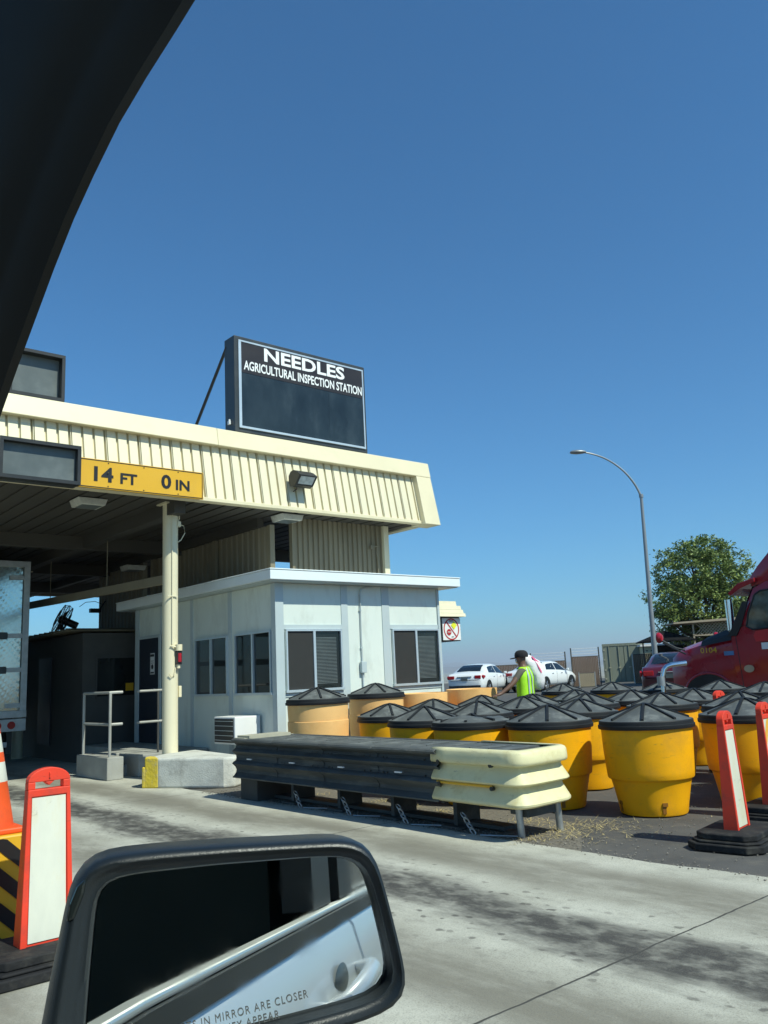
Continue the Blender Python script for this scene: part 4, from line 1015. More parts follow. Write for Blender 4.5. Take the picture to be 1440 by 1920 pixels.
# ------------------------------------------------------------------ vehicles
def ring_car(y, zu, zb, zt, wb, wt):
    h = [(0, zu), (wb*.86, zu), (wb*.97, zu+.10), (wb, zu+.28), (wb*1.0, (zu+.28+zb)/2), (wb*.955, zb), (wt+.02, zt-.06 if zt-zb > .1 else (zb+zt)/2), (wt*.86, zt-.01), (0, zt+.015)]
    return [(x, y, z) for x, z in h]+[(-x, y, z) for x, z in reversed(h[1:-1])]
def sedan(loc, rz, paint, label, group, badge=False):
    r_ = thing('parked_car', loc, label, 'car', group, rz)
    #      y     zu   zbelt  ztop  wb   wt
    S = [(-2.30, .48, .72, .76, .70, .62), (-2.24, .32, .94, .98, .82, .72), (-2.10, .28, 1.02, 1.05, .87, .76), (-1.72, .28, 1.05, 1.10, .895, .74), (-1.30, .28, 1.03, 1.30, .905, .66), (-.85, .28, 1.01, 1.43, .91, .62),
         (-.2, .28, .985, 1.475, .91, .62), (.35, .28, .965, 1.44, .91, .63), (.85, .28, .95, 1.20, .905, .70), (1.12, .28, .94, 1.00, .90, .76), (1.7, .28, .86, .92, .88, .76), (2.1, .30, .72, .79, .82, .66), (2.28, .40, .58, .62, .68, .55)]
    mb = MB(); mb.loft([ring_car(*s) for s in S], 0, True); body = obj('body', mb, paint, r_, sharp=50)
    def lerpS(y):
        for a, b_ in zip(S, S[1:]):
            if a[0] <= y <= b_[0]:
                t = (y-a[0])/(b_[0]-a[0]); return [a[i]+(b_[i]-a[i])*t for i in range(6)]
    def sidepos(y, u, off=.008):       # u 0 belt..1 top shoulder
        s = lerpS(y); zb, zt, wb, wt = s[2], s[3], s[4]*.955, s[5]+.02
        return (wb+(wt-wb)*u+off, y, zb+(zt-.06-zb)*u)
    for sgn in (-1, 1):
        for (y0, y1, y0t, y1t) in ((-1.25, -.22, -1.0, -.22), (-.14, .95, -.14, .45)):
            mb = MB(); n_ = 8; A, B_ = [], []
            for i in range(n_+1):
                t = i/n_; p = sidepos(y0+(y1-y0)*t, .10); q = sidepos(y0t+(y1t-y0t)*t, .90)
                A.append((sgn*p[0], p[1], p[2])); B_.append((sgn*q[0], q[1], q[2]))
            mb.loft([A, B_], 0, True, closed=False, caps=False); obj('window', mb, 'carglass', r_)
    for (ya, yb, nm) in ((-1.66, -.95, 'rear_window'), (.42, 1.06, 'windscreen')):
        mb = MB(); n_ = 6; rows = []
        for i in range(n_+1):
            y = ya+(yb-ya)*i/n_; s = lerpS(y); z = s[3]+.016; w_ = s[5]*.86-.03
            rows.append([(w_*u, y, z+.014*(1-u*u)+.004) for u in (-1, -.5, 0, .5, 1)])
        mb.loft(rows, 0, True, closed=False, caps=False); obj(nm, mb, 'carglass', r_)
    for (x, y) in ((-.80, -1.38), (.80, -1.38), (-.80, 1.42), (.80, 1.42)):
        sx = 1 if x > 0 else -1; mb = MB(); T = Matrix.Translation((x, y, .33)) @ Matrix.Rotation(R(90), 4, 'Y')
        mb.lathe([(.20, -.10), (.31, -.11), (.33, -.08), (.33, .08), (.31, .11), (.20, .10)], 28, mtx=T)
        wo = obj('wheel', mb, 'tyre', r_)
        mb = MB(); mb.tube([(x+sx*.095, y, .33), (x+sx*.107, y, .33)], .20, 20)
        for k in range(5):
            a = 2*math.pi*k/5; mb.tube([(x+sx*.112, y, .33), (x+sx*.112, y+.18*math.cos(a), .33+.18*math.sin(a))], .022, 6)
        obj('rim', mb, 'rim', wo)
        mb = MB(); mb.prism([(y+.40*math.cos(math.pi*i/14), .33+.40*math.sin(math.pi*i/14)) for i in range(15)], 'x', sx*.885, sx*.9125 if paint else .9); obj('wheel_arch', mb, 'dark', r_)
    for sgn in (-1, 1):
        mb = MB(); mb.prism([(-2.13, .78), (-1.86, .86), (-1.84, .93), (-2.12, .96), (-2.2, .90)], 'x', sgn*.80, sgn*.905); mb.box(min(sgn*.50, sgn*.80), max(sgn*.50, sgn*.80), -2.295, -2.15, .79, .95)
        obj('tail_light', mb, 'taillight', r_, bevel=.02)
        mb = MB(); mb.box(min(sgn*.93, sgn*1.06), max(sgn*.93, sgn*1.06), .78, .92, .95, 1.07); obj('wing_mirror', mb, paint, r_, bevel=.03)
        for y in (-.62, .35):
            mb = MB(); mb.box(min(sgn*.90, sgn*.925), max(sgn*.90, sgn*.925), y-.09, y+.09, .845, .872); obj('door_handle', mb, 'chrome', r_, bevel=.008)
        mb = MB(); mb.box(min(sgn*.906, sgn*.9125), max(sgn*.906, sgn*.9125), -.185, -.175, .36, .97); mb.box(min(sgn*.906, sgn*.9125), max(sgn*.906, sgn*.9125), .93, .94, .36, .93); obj('door_seam', mb, 'dark', r_)
    mb = MB(); mb.box(-.16, .16, -2.325, -2.30, .72, .85); obj('licence_plate', mb, 'led2', r_)
    mb = MB(); mb.box(-.78, .78, -2.315, -2.28, .40, .50); obj('bumper_insert', mb, 'dark', r_)
    mb = MB(); mb.box(-.36, .36, -2.31, -2.27, .885, .915); obj('boot_trim', mb, 'chrome', r_)
    return r_
def heading(bearing_deg): return -R(bearing_deg)
sedan((30.6, 28.95, .27), heading(66), 'carwhite', 'white sedan seen from behind, parked just right of the booth', 'cars parked beyond the barrels')
sedan((34.4, 28.2, .27), heading(78), 'carwhite', 'white sedan parked farther right, partly hidden by the worker', 'cars parked beyond the barrels')
sedan((24.5, 14.68, gh(24.9)), heading(63), 'maroon', 'maroon car seen from behind beside the nose of the red truck', 'cars parked beyond the barrels')

# red tractor
tx = 19.0; tz = gh(19)
tk = thing('semi_truck', (tx+1.25, 8, tz), 'dark red conventional semi truck tractor at the right edge of the view', 'truck')
def tp(mb, name, m_, bevel=0, parent=None, sharp=40): return obj(name, mb, m_, parent or tk, False, bevel=bevel, sharp=sharp)
# local: x -1.25 is the visible side, y forward (nose at +3.7)
def tring(y, z0, z1, w, c=.18, side=0):
    h = [(0, z0), (w*.96, z0), (w, z0+.12), (w, z1-c*1.6), (w-c*.35, z1-c*.5), (w-c*1.2, z1-.03), (0, z1+.03)]
    return [(x, y, z) for x, z in h]+[(-x, y, z) for x, z in reversed(h[1:-1])]
mb = MB()
mb.loft([tring(3.72, .62, 1.34, .80, .2), tring(3.66, .55, 1.55, .98, .25), tring(3.45, .55, 1.68, 1.10, .3), tring(3.0, .60, 1.80, 1.16, .32), (tring(2.4, .70, 1.95, 1.18, .34)), tring(1.85, .75, 2.05, 1.20, .32)], 0, True)
hood = tp(mb, 'hood', 'truckred')
yc, zc = 2.62, .53
for sgn in (-1, 1):
    mb = MB(); mb.prism([(yc+.60*math.cos(math.pi*i/16), zc+.47*math.sin(math.pi*i/16)) for i in range(17)], 'x', min(sgn*1.0, sgn*1.212), max(sgn*1.0, sgn*1.212)); tp(mb, 'wheel_arch', 'dark')
    mb = MB(); mb.tube([(sgn*1.185, yc+.62*math.cos(math.pi*i/18), zc+.50*math.sin(math.pi*i/18)) for i in range(19)], .035, 8); tp(mb, 'fender_lip', 'truckred')
mb = MB()   # dark vent recess along the hood top side
mb.add([(-1.172, 2.72, 1.66), (-1.205, 1.92, 1.77), (-1.15, 1.92, 1.93), (-1.10, 2.72, 1.78), (-1.02, 2.1, 2.02), (-1.0, 2.6, 1.88)], [(0, 1, 2, 3), (3, 2, 4, 5)]); tp(mb, 'hood_vent', 'dark')
obj('lettering', (lambda t: (setattr(t, 'v', [(-1.215, 2.72-(p[0]-8)*1.0, p[2]) for p in t.v]), t)[1])(fit_text('0104', 8.0, 8.42, 1.50, 1.63, 0, .01)), 'yellowsign', hood)
# cab
mb = MB()
cab = [(1.9, .60, 2.02, 1.22), (1.72, .60, 2.10, 1.22), (1.52, .60, 2.55, 1.21), (1.28, .60, 3.00, 1.18), (1.0, .60, 3.12, 1.17), (.0, .60, 3.15, 1.18), (-1.9, .60, 3.15, 1.22)]
mb.loft([tring(y, z0, z1, w, .16) for (y, z0, z1, w) in cab], 0, True); cabo = tp(mb, 'cab', 'truckred', sharp=50)
mb = MB()
mb.loft([tring(1.40, 2.98, 3.22, 1.0, .08), tring(1.15, 3.0, 3.52, 1.10, .18), tring(.85, 3.0, 3.84, 1.13, .25), tring(.45, 3.0, 4.06, 1.15, .25), tring(-.2, 3.0, 4.18, 1.16, .25), tring(-1.9, 3.0, 4.22, 1.18, .2)], 0, True); tp(mb, 'roof_fairing', 'truckred')
mb = MB(); mb.prism([(1.88, 2.86), (1.62, 3.06), (1.20, 3.16), (1.20, 3.06), (1.58, 2.94), (1.82, 2.80)], 'x', -1.19, 1.19); tp(mb, 'sun_visor', 'truckred', .01)
mb = MB(); mb.add([(-1.05, 1.80, 2.14), (1.05, 1.80, 2.14), (.98, 1.36, 2.98), (-.98, 1.36, 2.98)], [(0, 1, 2, 3)]); tp(mb, 'windscreen', 'carglass')
for sgn in (-1, 1):
    X0 = sgn*1.228
    mb = MB(); poly = [(1.50, 2.06), (1.42, 2.35), (1.22, 2.76), (1.08, 2.84), (.55, 2.86), (.52, 2.02), (1.36, 1.98)]
    mb.prism(poly, 'x', sgn*1.17, X0); w_ = tp(mb, 'side_window', 'truckglass')
    mb = MB()
    for (a, b_) in zip(poly, poly[1:]+poly[:1]): mb.tube([(X0, *a), (X0, *b_)], .022, 6)
    obj('frame', mb, 'dark', w_)
    mb = MB()
    for (a, b_) in (((1.80, 1.95), (1.74, .66)), ((1.74, .66), (.42, .64)), ((.42, .64), (.42, 2.95)), ((1.80, 1.95), (1.56, 2.1))): mb.tube([(sgn*1.222, *a), (sgn*1.222, *b_)], .008, 5)
    tp(mb, 'door_seam', 'dark')
    mb = MB(); mb.tube([(sgn*1.08, 3.20, 1.60), (sgn*1.20, 3.36, 1.66), (sgn*1.38, 3.62, 1.86)], .026, 8); mb.tube([(sgn*1.20, 3.12, 1.50), (sgn*1.38, 3.6, 1.80)], .02, 8)
    tp(mb, 'hood_mirror_arm', 'dark')
    mb = MB(); T = Matrix.Translation((sgn*1.40, 3.68, 1.93)) @ Matrix.Rotation(R(90), 4, 'X') @ Matrix.Diagonal((.75, 1, 1, 1))
    mb.lathe([(.0, .09), (.08, .08), (.125, .03), (.135, -.02), (.12, -.04), (.0, -.04)], 24, mtx=T); tp(mb, 'hood_mirror', 'truckred')
    mb = MB(); mb.prism([(1.76, 1.86), (1.60, 2.12), (1.40, 2.62), (1.52, 2.64), (1.88, 2.0), (1.98, 1.86)], 'x', min(sgn*1.20, sgn*1.245), max(sgn*1.20, sgn*1.245)); tp(mb, 'pillar_trim', 'dark')
    mb = MB(); mb.tube([(sgn*1.02, -2.1, .9), (sgn*1.02, -2.1, 4.1)], .075, 16); tp(mb, 'exhaust_stack', 'exh')
    mb = MB(); mb.tube([(sgn*1.06, 1.95, 2.0), (sgn*1.06, 1.95, 2.72)], .085, 18); tp(mb, 'intake_stack', 'exh')
    mb = MB(); mb.tube([(sgn*1.05, -.9, .62), (sgn*1.05, .9, .62)], .30, 24); tp(mb, 'fuel_tank', 'exh')
    for y in (2.62, -3.0, -4.3):
        mb = MB(); T = Matrix.Translation((sgn*1.02, y, .52)) @ Matrix.Rotation(R(90), 4, 'Y')
        mb.lathe([(.28, -.14), (.48, -.15), (.52, -.11), (.52, .11), (.48, .15), (.28, .14)], 32, mtx=T); wo = tp(mb, 'wheel', 'tyre')
        mb = MB(); mb.tube([(sgn*1.06, y, .52), (sgn*1.15, y, .52)], .28, 24); mb.tube([(sgn*1.15, y, .52), (sgn*1.2, y, .52)], .10, 16); obj('rim', mb, 'rim', wo)
mb = MB(); mb.prism([(0, 0), (.24, 0), (.24, .1), (0, .1)], 'x', -1.236, -1.226, mtx=Matrix.Translation((0, 1.88, 1.42))); tp(mb, 'blue_decal', mat('blue_decal', (.10, .22, .42), .5))
mb = MB(); mb.prism([(1.56+.12*math.cos(2*math.pi*i/24), 1.10+.085*math.sin(2*math.pi*i/24)) for i in range(24)], 'x', -1.235, -1.226); tp(mb, 'round_decal', mat('gold_decal', (.50, .36, .22), .5))
mb = MB(); mb.prism([(1.36, 1.84), (1.30, 1.94), (.95, 1.965), (.80, 1.93), (.80, 1.70), (1.32, 1.70)], 'x', -1.236, -1.227); tp(mb, 'red_logo_patch', mat('bright_red_decal', (.60, .02, .03), .4))
mb = MB(); mb.box(-1.24, -1.228, .60, 1.20, 1.52, 1.67); lp = tp(mb, 'white_plate', 'white')
obj('lettering', (lambda t: (setattr(t, 'v', [(-1.243, 1.02-(p[0]-8)*1.0, p[2]) for p in t.v]), t)[1])(fit_text('LEE', 8.0, 8.3, 1.55, 1.65, 0, .03)), 'reflred', lp)
mb = MB(); mb.box(-1.10, 1.10, 3.62, 3.82, .35, .62); tp(mb, 'bumper', 'exh', .03)
mb = MB(); mb.box(-.45, .45, -6.0, 3.3, .55, .80); mb.box(-1.0, 1.0, -5.0, -2.3, .6, .9); tp(mb, 'chassis', 'dark')

# stainless trailer in the lane under the canopy
tr = thing('box_trailer', (4.35, 22, 0), 'polished stainless box trailer seen from the rear inside the canopy lane', 'trailer')
mb = MB(); mb.box(3.07, 5.62, 17.95, 30, 1.05, 4.08); obj('body', mb, 'stainless', tr, True)
for (x0, x1) in ((3.15, 4.33), (4.37, 5.50)):
    mb = MB(); n_x, n_z = 22, 54; vs = []
    for j in range(n_z+1):
        for i in range(n_x+1):
            x = x0+(x1-x0)*i/n_x; z = 1.15+2.85*j/n_z
            a = (x+z)*2*math.pi/.155; dpt = .005*math.sin(a)*(1+.5*math.sin(z*7+x*3))
            vs.append((x, 17.905+dpt, z))
    fs = [(j*(n_x+1)+i, j*(n_x+1)+i+1, (j+1)*(n_x+1)+i+1, (j+1)*(n_x+1)+i) for j in range(n_z) for i in range(n_x)]
    mb.add(vs, fs, 0, True); do_ = obj('door', mb, 'stainless', tr, True, sharp=180)
    for z in (3.78, 2.60, 1.92, 1.22):
        mb = MB(); mb.box(x1-.26 if x0 > 4 else x0, x1+.03 if x0 > 4 else x0+.26, 17.875, 17.89, z-.045, z+.045); obj('hinge', mb, 'galv', do_, True)
    for z in (2.60, 1.92):
        mb = MB(); mb.box(x0, x1-.27, 17.872, 17.895, z-.07, z+.07); obj('bumper_strip', mb, 'signdark', do_, True)
mb = MB(); mb.box(5.52, 5.64, 17.86, 17.95, 1.0, 4.09); mb.box(3.05, 3.14, 17.86, 17.95, 1.0, 4.09); mb.box(3.05, 5.64, 17.85, 17.949, 4.0, 4.12); mb.box(3.05, 5.64, 17.84, 17.949, .98, 1.12)
mb.box(3.05, 5.64, 17.86, 18.1, .72, .96)
obj('rear_frame', mb, 'galv', tr, True, bevel=.006)
mb = MB(); mb.box(4.0, 5.0, 17.83, 17.842, 1.13, 1.18); obj('reflector', mb, 'reflred', tr, True)
for x in (3.35, 3.6, 5.1, 5.36):
    mb = MB(); mb.tube([(x, 17.845, .84), (x, 17.862, .84)], .075, 18); obj('tail_light', mb, 'taillight', tr, True)
mb = MB(); mb.box(3.4, 5.3, 17.9, 18.0, .42, .52); mb.box(3.7, 3.8, 17.92, 18.05, .5, .75); mb.box(4.9, 5.0, 17.92, 18.05, .5, .75); obj('underride_bar', mb, 'galv', tr, True)
for x in (3.4, 5.25):
    for y in (19.2, 20.5):
        mb = MB(); T = Matrix.Translation((x, y, .52)) @ Matrix.Rotation(R(90), 4, 'Y')
        mb.lathe([(.28, -.27), (.48, -.28), (.52, -.24), (.52, .24), (.48, .28), (.28, .27)], 28, mtx=T); obj('wheel', mb, 'tyre', tr, True)

# ------------------------------------------------------------------ far right surroundings
# street lamp
lx, ly = 27.2, 17.1
la = thing('street_lamp', (lx, ly, gh(lx)), 'tall galvanised street lamp with a curved arm reaching left', 'street lamp')
# arm in image plane direction: leftwards = (-cos40.67, sin40.67)
L_ = Vector((-.758, .652, 0))
mb = MB(); mb.tube([(0, 0, 0), (.02, -.02, 3), (.09, -.08, 7.30)], [.105, .085, .055], 16); obj('pole', mb, 'lamphead', la)
mb = MB(); pts = []
for i in range(13):
    t = i/12; a = t*R(78); pts.append(Vector((.09, -.08, 0))+L_*(1.95*(.35*t+.65*(1-math.cos(a))/(1-math.cos(R(78)))))+Vector((0, 0, 7.25+1.80*math.sin(a)/math.sin(R(78)))))
mb.tube(pts, [.042-.014*i/12 for i in range(13)], 10); mb.tube([(.09, -.08, 7.22), (.09, -.08, 7.34)], .08, 14); obj('arm', mb, 'lamphead', la)
e = pts[-1]; mb = MB(); rings = []
side = Vector((.652, .758, 0))
for (s_, w_, h0, h1) in ((-.05, .05, -.04, .04), (.08, .13, -.06, .07), (.3, .16, -.07, .09), (.48, .12, -.05, .07), (.55, .04, -.03, .03)):
    c_ = e+L_*s_+Vector((0, 0, .02)); rings.append([c_+side*(w_*math.cos(2*math.pi*k/12))+Vector((0, 0, (h1 if math.sin(2*math.pi*k/12) > 0 else -h0)*math.sin(2*math.pi*k/12))) for k in range(12)])
mb.loft(rings, 0, True); obj('lamp_head', mb, 'lamphead', la, sharp=60)

# tree
def tree(loc, label):
    r_ = thing('tree', loc, label, 'tree'); rnd = random.Random(21); V = Vector
    mb = MB(); mb.tube([(0, 0, 0), (.1, 0, 1.0), (.05, .05, 2.2)], [.26, .20, .17], 12)
    lobes_ = [((-.35, 0, 6.0), (2.0, 1.9, 1.35)), ((1.0, .3, 5.7), (1.9, 1.8, 1.55)), ((-1.5, .1, 4.4), (1.55, 1.7, 1.0)), ((1.9, -.3, 4.0), (1.7, 1.7, 1.5)), ((.2, .2, 4.2), (2.2, 1.9, 1.5)), ((-1.0, -.2, 2.9), (1.6, 1.5, .9)), ((.9, 0, 2.7), (1.8, 1.5, .85)), ((.3, 0, 7.0), (1.3, 1.3, .7)), ((-2.2, 0, 3.6), (.75, .8, .55))]
    # rotate lobes so x is along image-right
    rx = V((.758, -.652, 0)); ry = V((.652, .758, 0))
    def W(p): return rx*p[0]+ry*p[1]+V((0, 0, p[2]))
    for c, e in lobes_:
        c2 = W(c); mb.tube([(.05, .05, 2.0), V((.05, .05, 2.0)).lerp(c2, .55)+V((0, 0, -.25)), c2], [.10, .06, .03], 7)
        for k in range(5):
            a = rnd.uniform(0, 6.28); q = c2+W((e[0]*.7*math.cos(a), e[1]*.7*math.sin(a), rnd.uniform(-.4, .6)*e[2])); mb.tube([V((.05, .05, 2.0)).lerp(c2, .8), c2.lerp(q, .5)+V((0, 0, .1)), q], [.035, .02, .01], 5)
    obj('trunk', mb, 'trunk', r_)
    mb = MB(); v, f = mb.v, mb.f
    for c, e in lobes_:
        ncl = int(44*e[0]*e[1]*e[2]**.5)
        for k in range(ncl):
            while True:
                p = V((rnd.uniform(-1, 1), rnd.uniform(-1, 1), rnd.uniform(-1, 1)))
                if .25 < p.length < 1.0+rnd.uniform(-.05, .12) and (p.length > .55 or rnd.random() < .35): break
            if noise.noise(V((p.x*2+c[0]*3, p.y*2, p.z*2+c[2])))<-.28: continue
            cc_ = V((c[0]+p.x*e[0], c[1]+p.y*e[1], c[2]+p.z*e[2])); rr = rnd.uniform(.16, .34)
            out = V((p.x, p.y, p.z*.3-.25)).normalized()
            for j in range(34):
                q = V((rnd.gauss(0, 1), rnd.gauss(0, 1), rnd.gauss(0, .7)))*rr*.62+out*rnd.uniform(-.1, .3)*rr+cc_
                s_ = rnd.uniform(.07, .125); a = V((rnd.uniform(-1, 1), rnd.uniform(-1, 1), rnd.uniform(-.9, .3))).normalized(); b_ = a.cross(V((rnd.uniform(-1, 1), rnd.uniform(-1, 1), rnd.uniform(-1, 1)))).normalized()
                A = W(q); a2 = W(a); b2 = W(b_); o_ = len(v)
                v.append(tuple(A-a2*s_)); v.append(tuple(A+b2*s_*.36)); v.append(tuple(A+a2*s_)); v.append(tuple(A-b2*s_*.36)); f.append((o_, o_+1, o_+2, o_+3))
    mb.m = [0]*len(f); mb.sm = [False]*len(f)
    me = bpy.data.meshes.new('crown'); me.from_pydata(v, [], f); me.materials.append(M['leaf']); o = bpy.data.objects.new('crown', me); C.objects.link(o); o.parent = r_
    return r_
tree((42.25, 23.3, .27), 'broad bushy green tree with dense crown behind the lamp post and truck')

def fence_panel(p0, p1, z0, z1, label, mname='slat', posts=True, wires=False, name='fence_panel'):
    a, b_ = Vector(p0), Vector(p1); L = (b_-a).length; ang = math.atan2(b_.y-a.y, b_.x-a.x); g0 = gh(a.x)
    r_ = thing(name, (a.x, a.y, g0), label, 'fence', 'fence panels along the yard', ang)
    mb = MB(); n_ = int(L/.09)
    for i in range(n_): mb.box(.03+i*.09, .03+i*.09+.078, -.012, .012, z0, z1)
    obj('slats', mb, mname, r_)
    mb = MB(); mb.tube([(0, 0, z1+.01), (L, 0, z1+.01)], .022, 8); mb.tube([(0, 0, z0), (L, 0, z0)], .018, 8)
    k = z0
    nn = int((L+z1-z0)/.14)
    for i in range(nn):                      # chain link wires
        s_ = i*.14-(z1-z0)
        for sg in (1, -1):
            u0, u1 = (s_, s_+(z1-z0)); w0, w1 = (z0, z1) if sg > 0 else (z1, z0)
            if u0 < 0: w0 = w0+(w1-w0)*(-u0)/(u1-u0); u0_ = 0
            else: u0_ = u0
            if u1 > L: w1 = w0+(w1-w0)*(L-u0_)/(u1-u0_); u1_ = L
            else: u1_ = u1
            if u1_-u0_ < .02: continue
            mb.tube([(u0_, -.02, w0), (u1_, -.02, w1)], .004, 4, smooth=False, cap=False)
    obj('chain_link', mb, 'annex', r_)
    for x in (0, L):
        mb = MB(); mb.tube([(x, 0, 0), (x, 0, z1+(.5 if wires else .06))], .035, 10); obj('post', mb, 'galv' if not wires else 'annex', r_)
    if wires:
        mb = MB()
        for z in (.15, .3, .45): mb.tube([(0, 0, z1+z), (L, 0, z1+z)], .009, 5)
        obj('barbed_wire', mb, 'galv', r_)
    return r_
fence_panel((36.3, 30.5), (37.75, 29.28), .05, 1.45, 'brown slatted fence section behind the second white sedan', wires=True)
fence_panel((37.96, 29.03), (39.13, 28.05), .05, 1.62, 'brown slatted gate section with barbed wire left of the container', wires=True)
fence_panel((37.86, 28.55), (38.52, 27.99), .02, .74, 'low tan lattice panel leaning in front of the brown gate', 'slattan')
fence_panel((42.3, 28.04), (43.3, 26.6), .02, 1.62, 'brown slatted fence section right of the grey container', wires=False)
fence_panel((34.4, 32.1), (36.2, 30.6), .05, 1.35, 'far brown fence section at the left end of the fence line', wires=False)
# container
ct = thing('shipping_container', (47.05, 31.81, .1), 'weathered grey green shipping container showing its end doors', 'container', rotz=R(-56))
mb = MB(); mb.box(-1.3, 1.3, 0, 6, .08, 2.55); obj('body', mb, 'container', ct)
for (x0, x1) in ((-1.22, -.02), (.02, 1.22)):
    mb = MB(); mb.box(x0, x1, -.06, -.005, .15, 2.42); d_ = obj('door', mb, 'container', ct, bevel=.01)
    mb = MB()
    for x in (x0+.3, x1-.3): mb.tube([(x, -.09, .12), (x, -.09, 2.46)], .022, 8)
    obj('lock_rod', mb, 'container', d_)
    for z in (.4, .95, 1.6, 2.2):
        mb = MB(); mb.box(x0-.06 if x0 < -1 else x1-.04, x0+.04 if x0 < -1 else x1+.06, -.1, -.058, z-.05, z+.05); obj('hinge', mb, 'beigeplate', d_)
    for x in (x0+.3, x1-.3):
        mb = MB(); mb.box(x-.07, x+.07, -.12, -.06, 1.05, 1.12); obj('latch', mb, 'beigeplate', d_)
mb = MB(); mb.box(-1.32, -1.23, -.08, .02, 0, 2.6); mb.box(1.23, 1.32, -.08, .02, 0, 2.6); mb.box(-1.23, 1.23, -.08, .02, 2.44, 2.6); mb.box(-1.23, 1.23, -.08, .02, 0, .14); obj('frame', mb, 'container', ct)
# second container partly behind fence, cream building, tent, shelter
cb2 = thing('site_office', (46.8, 30.25, .1), 'small cream walled site building behind the grey container', 'building', rotz=R(-47))
mb = MB(); mb.box(0, 5.0, 0, 3, 0, 2.3); obj('wall', mb, 'buildcream', cb2)
mb = MB(); mb.box(-.15, 5.15, -.2, 3.1, 2.302, 2.42); obj('roof', mb, 'white', cb2)
mb = MB()
for k in range(8): mb.box(.2+k*.3, .32+k*.3, -.012, -.001, 2.0, 2.06)
obj('vent', mb, 'dark', cb2)
wr = thing('white_roof_building', (44.6, 25.9, .2), 'low building with a bright white roof behind the tree', 'building', rotz=R(-47))
mb = MB(); mb.box(-.1, 3.0, 0, 4, 0, 2.35); obj('wall', mb, 'annex', wr)
mb = MB(); mb.prism([(-.3, 2.38), (3.2, 2.38), (3.2, 2.62), (.1, 3.10), (-.3, 3.0)], 'y', -.3, 4.3); obj('roof', mb, 'white', wr)
tn = thing('shade_tent', (39.0, 23.85, .27), 'dark pitched canvas shade tent behind the lamp post', 'tent', rotz=R(-45))
mb = MB(); mb.add([(-1.25, -1.1, 2.2), (1.3, -1.1, 2.2), (1.3, 1.1, 2.2), (-1.25, 1.1, 2.2), (0, 0, 2.72), (-1.25, -1.1, 2.15), (1.3, -1.1, 2.15), (1.3, 1.1, 2.15), (-1.25, 1.1, 2.15)], [(0, 1, 4), (1, 2, 4), (2, 3, 4), (3, 0, 4), (0, 5, 6, 1), (1, 6, 7, 2), (2, 7, 8, 3), (3, 8, 5, 0)])
obj('canvas_roof', mb, 'fabricblack', tn)
for (x, y) in ((-.9, -1.0), (1.0, -1.0), (1.0, 1.0), (-.9, 1.0)):
    mb = MB(); mb.tube([(x, y, 0), (x, y, 2.3)], .035, 8); obj('pole', mb, 'dark', tn)
mb = MB(); mb.box(-.2, 1.3, .9, .95, 0, 2.0); obj('canvas_wall', mb, 'fabricblack', tn)
# shelter with lattice fascia
sh = thing('lattice_shelter', (40.1, 21.9, .27), 'tan shelter with flat roof and open diamond lattice behind the truck hood', 'shelter', rotz=R(-47))
mb = MB(); mb.prism([(-1.9, 2.98), (1.9, 3.06), (1.9, 3.18), (-1.9, 3.06)], 'y', -.6, 2.2); obj('roof', mb, 'lattice', sh)
mb = MB()
for i in range(24):
    for sg in (1, -1):
        u = -1.0+i*.16; z0, z1 = 2.40, 2.97
        u0, u1 = u, u+(z1-z0)*sg
        a_, b2 = (u0, z0), (u1, z1)
        if min(u0, u1) < -.9 or max(u0, u1) > 1.9: continue
        mb.tube([(a_[0], -.3 - .01*sg, a_[1]), (b2[0], -.3-.01*sg, b2[1])], .022, 4, smooth=False)
mb.box(-.95, 1.9, -.33, -.27, 2.34, 2.40); mb.box(-.95, -.87, -.33, -.27, 0, 2.98); mb.box(1.85, 1.93, -.33, -.27, 0, 3.05)
obj('lattice', mb, 'lattice', sh)
# bent pipe guard near truck
bpz = thing('pipe_guard', (14.9, 9.55-.35, gh(14.9)), 'silver bent pipe guard standing in front of the maroon car', 'guard rail')
mb = MB(); bend = [Vector((0, 0, 0)), Vector((0, 0, 1.20)), Vector((.0, 0, 1.28)), Vector((.04, -.03, 1.36)), Vector((.10, -.08, 1.40)), Vector((.5, -.42, 1.43))]
bend = [Vector((-.03, .03, 0)), Vector((-.03, .03, 1.15)), Vector((.0, .0, 1.30)), Vector((.05, -.04, 1.36)), Vector((.12, -.10, 1.39)), Vector((.34, -.29, 1.41))]
mb.tube(bend, .048, 14); obj('pipe', mb, 'chrome', bpz)
mb = MB(); mb.tube([(-.06, .05, 1.0), (-.06, .05, 1.18)], .075, 12); mb.box(-.15, .1, -.08, .15, 0, .03); obj('bracket', mb, 'galv', bpz)

# ------------------------------------------------------------------ worker
def skin_body(name, J, E, parent, sub=2):
    """J: name -> (pos, radius); E: edges; returns evaluated MB-like mesh object"""
    keys = list(J); me = bpy.data.meshes.new(name); me.from_pydata([J[k][0] for k in keys], [(keys.index(a), keys.index(b_)) for a, b_ in E], [])
    o = bpy.data.objects.new(name, me); C.objects.link(o)
    md = o.modifiers.new('skin', 'SKIN'); md.use_smooth_shade = True
    for i, k in enumerate(keys):
        r_ = J[k][1]; r_ = r_ if isinstance(r_, tuple) else (r_, r_); me.skin_vertices[0].data[i].radius = r_
        me.skin_vertices[0].data[i].use_root = (i == 0)
    sb_ = o.modifiers.new('sub', 'SUBSURF'); sb_.levels = sb_.render_levels = sub
    dg = bpy.context.evaluated_depsgraph_get(); m2 = bpy.data.meshes.new_from_object(o.evaluated_get(dg))
    bpy.data.objects.remove(o)
    o2 = bpy.data.objects.new(name, m2); C.objects.link(o2); o2.parent = parent
    return o2
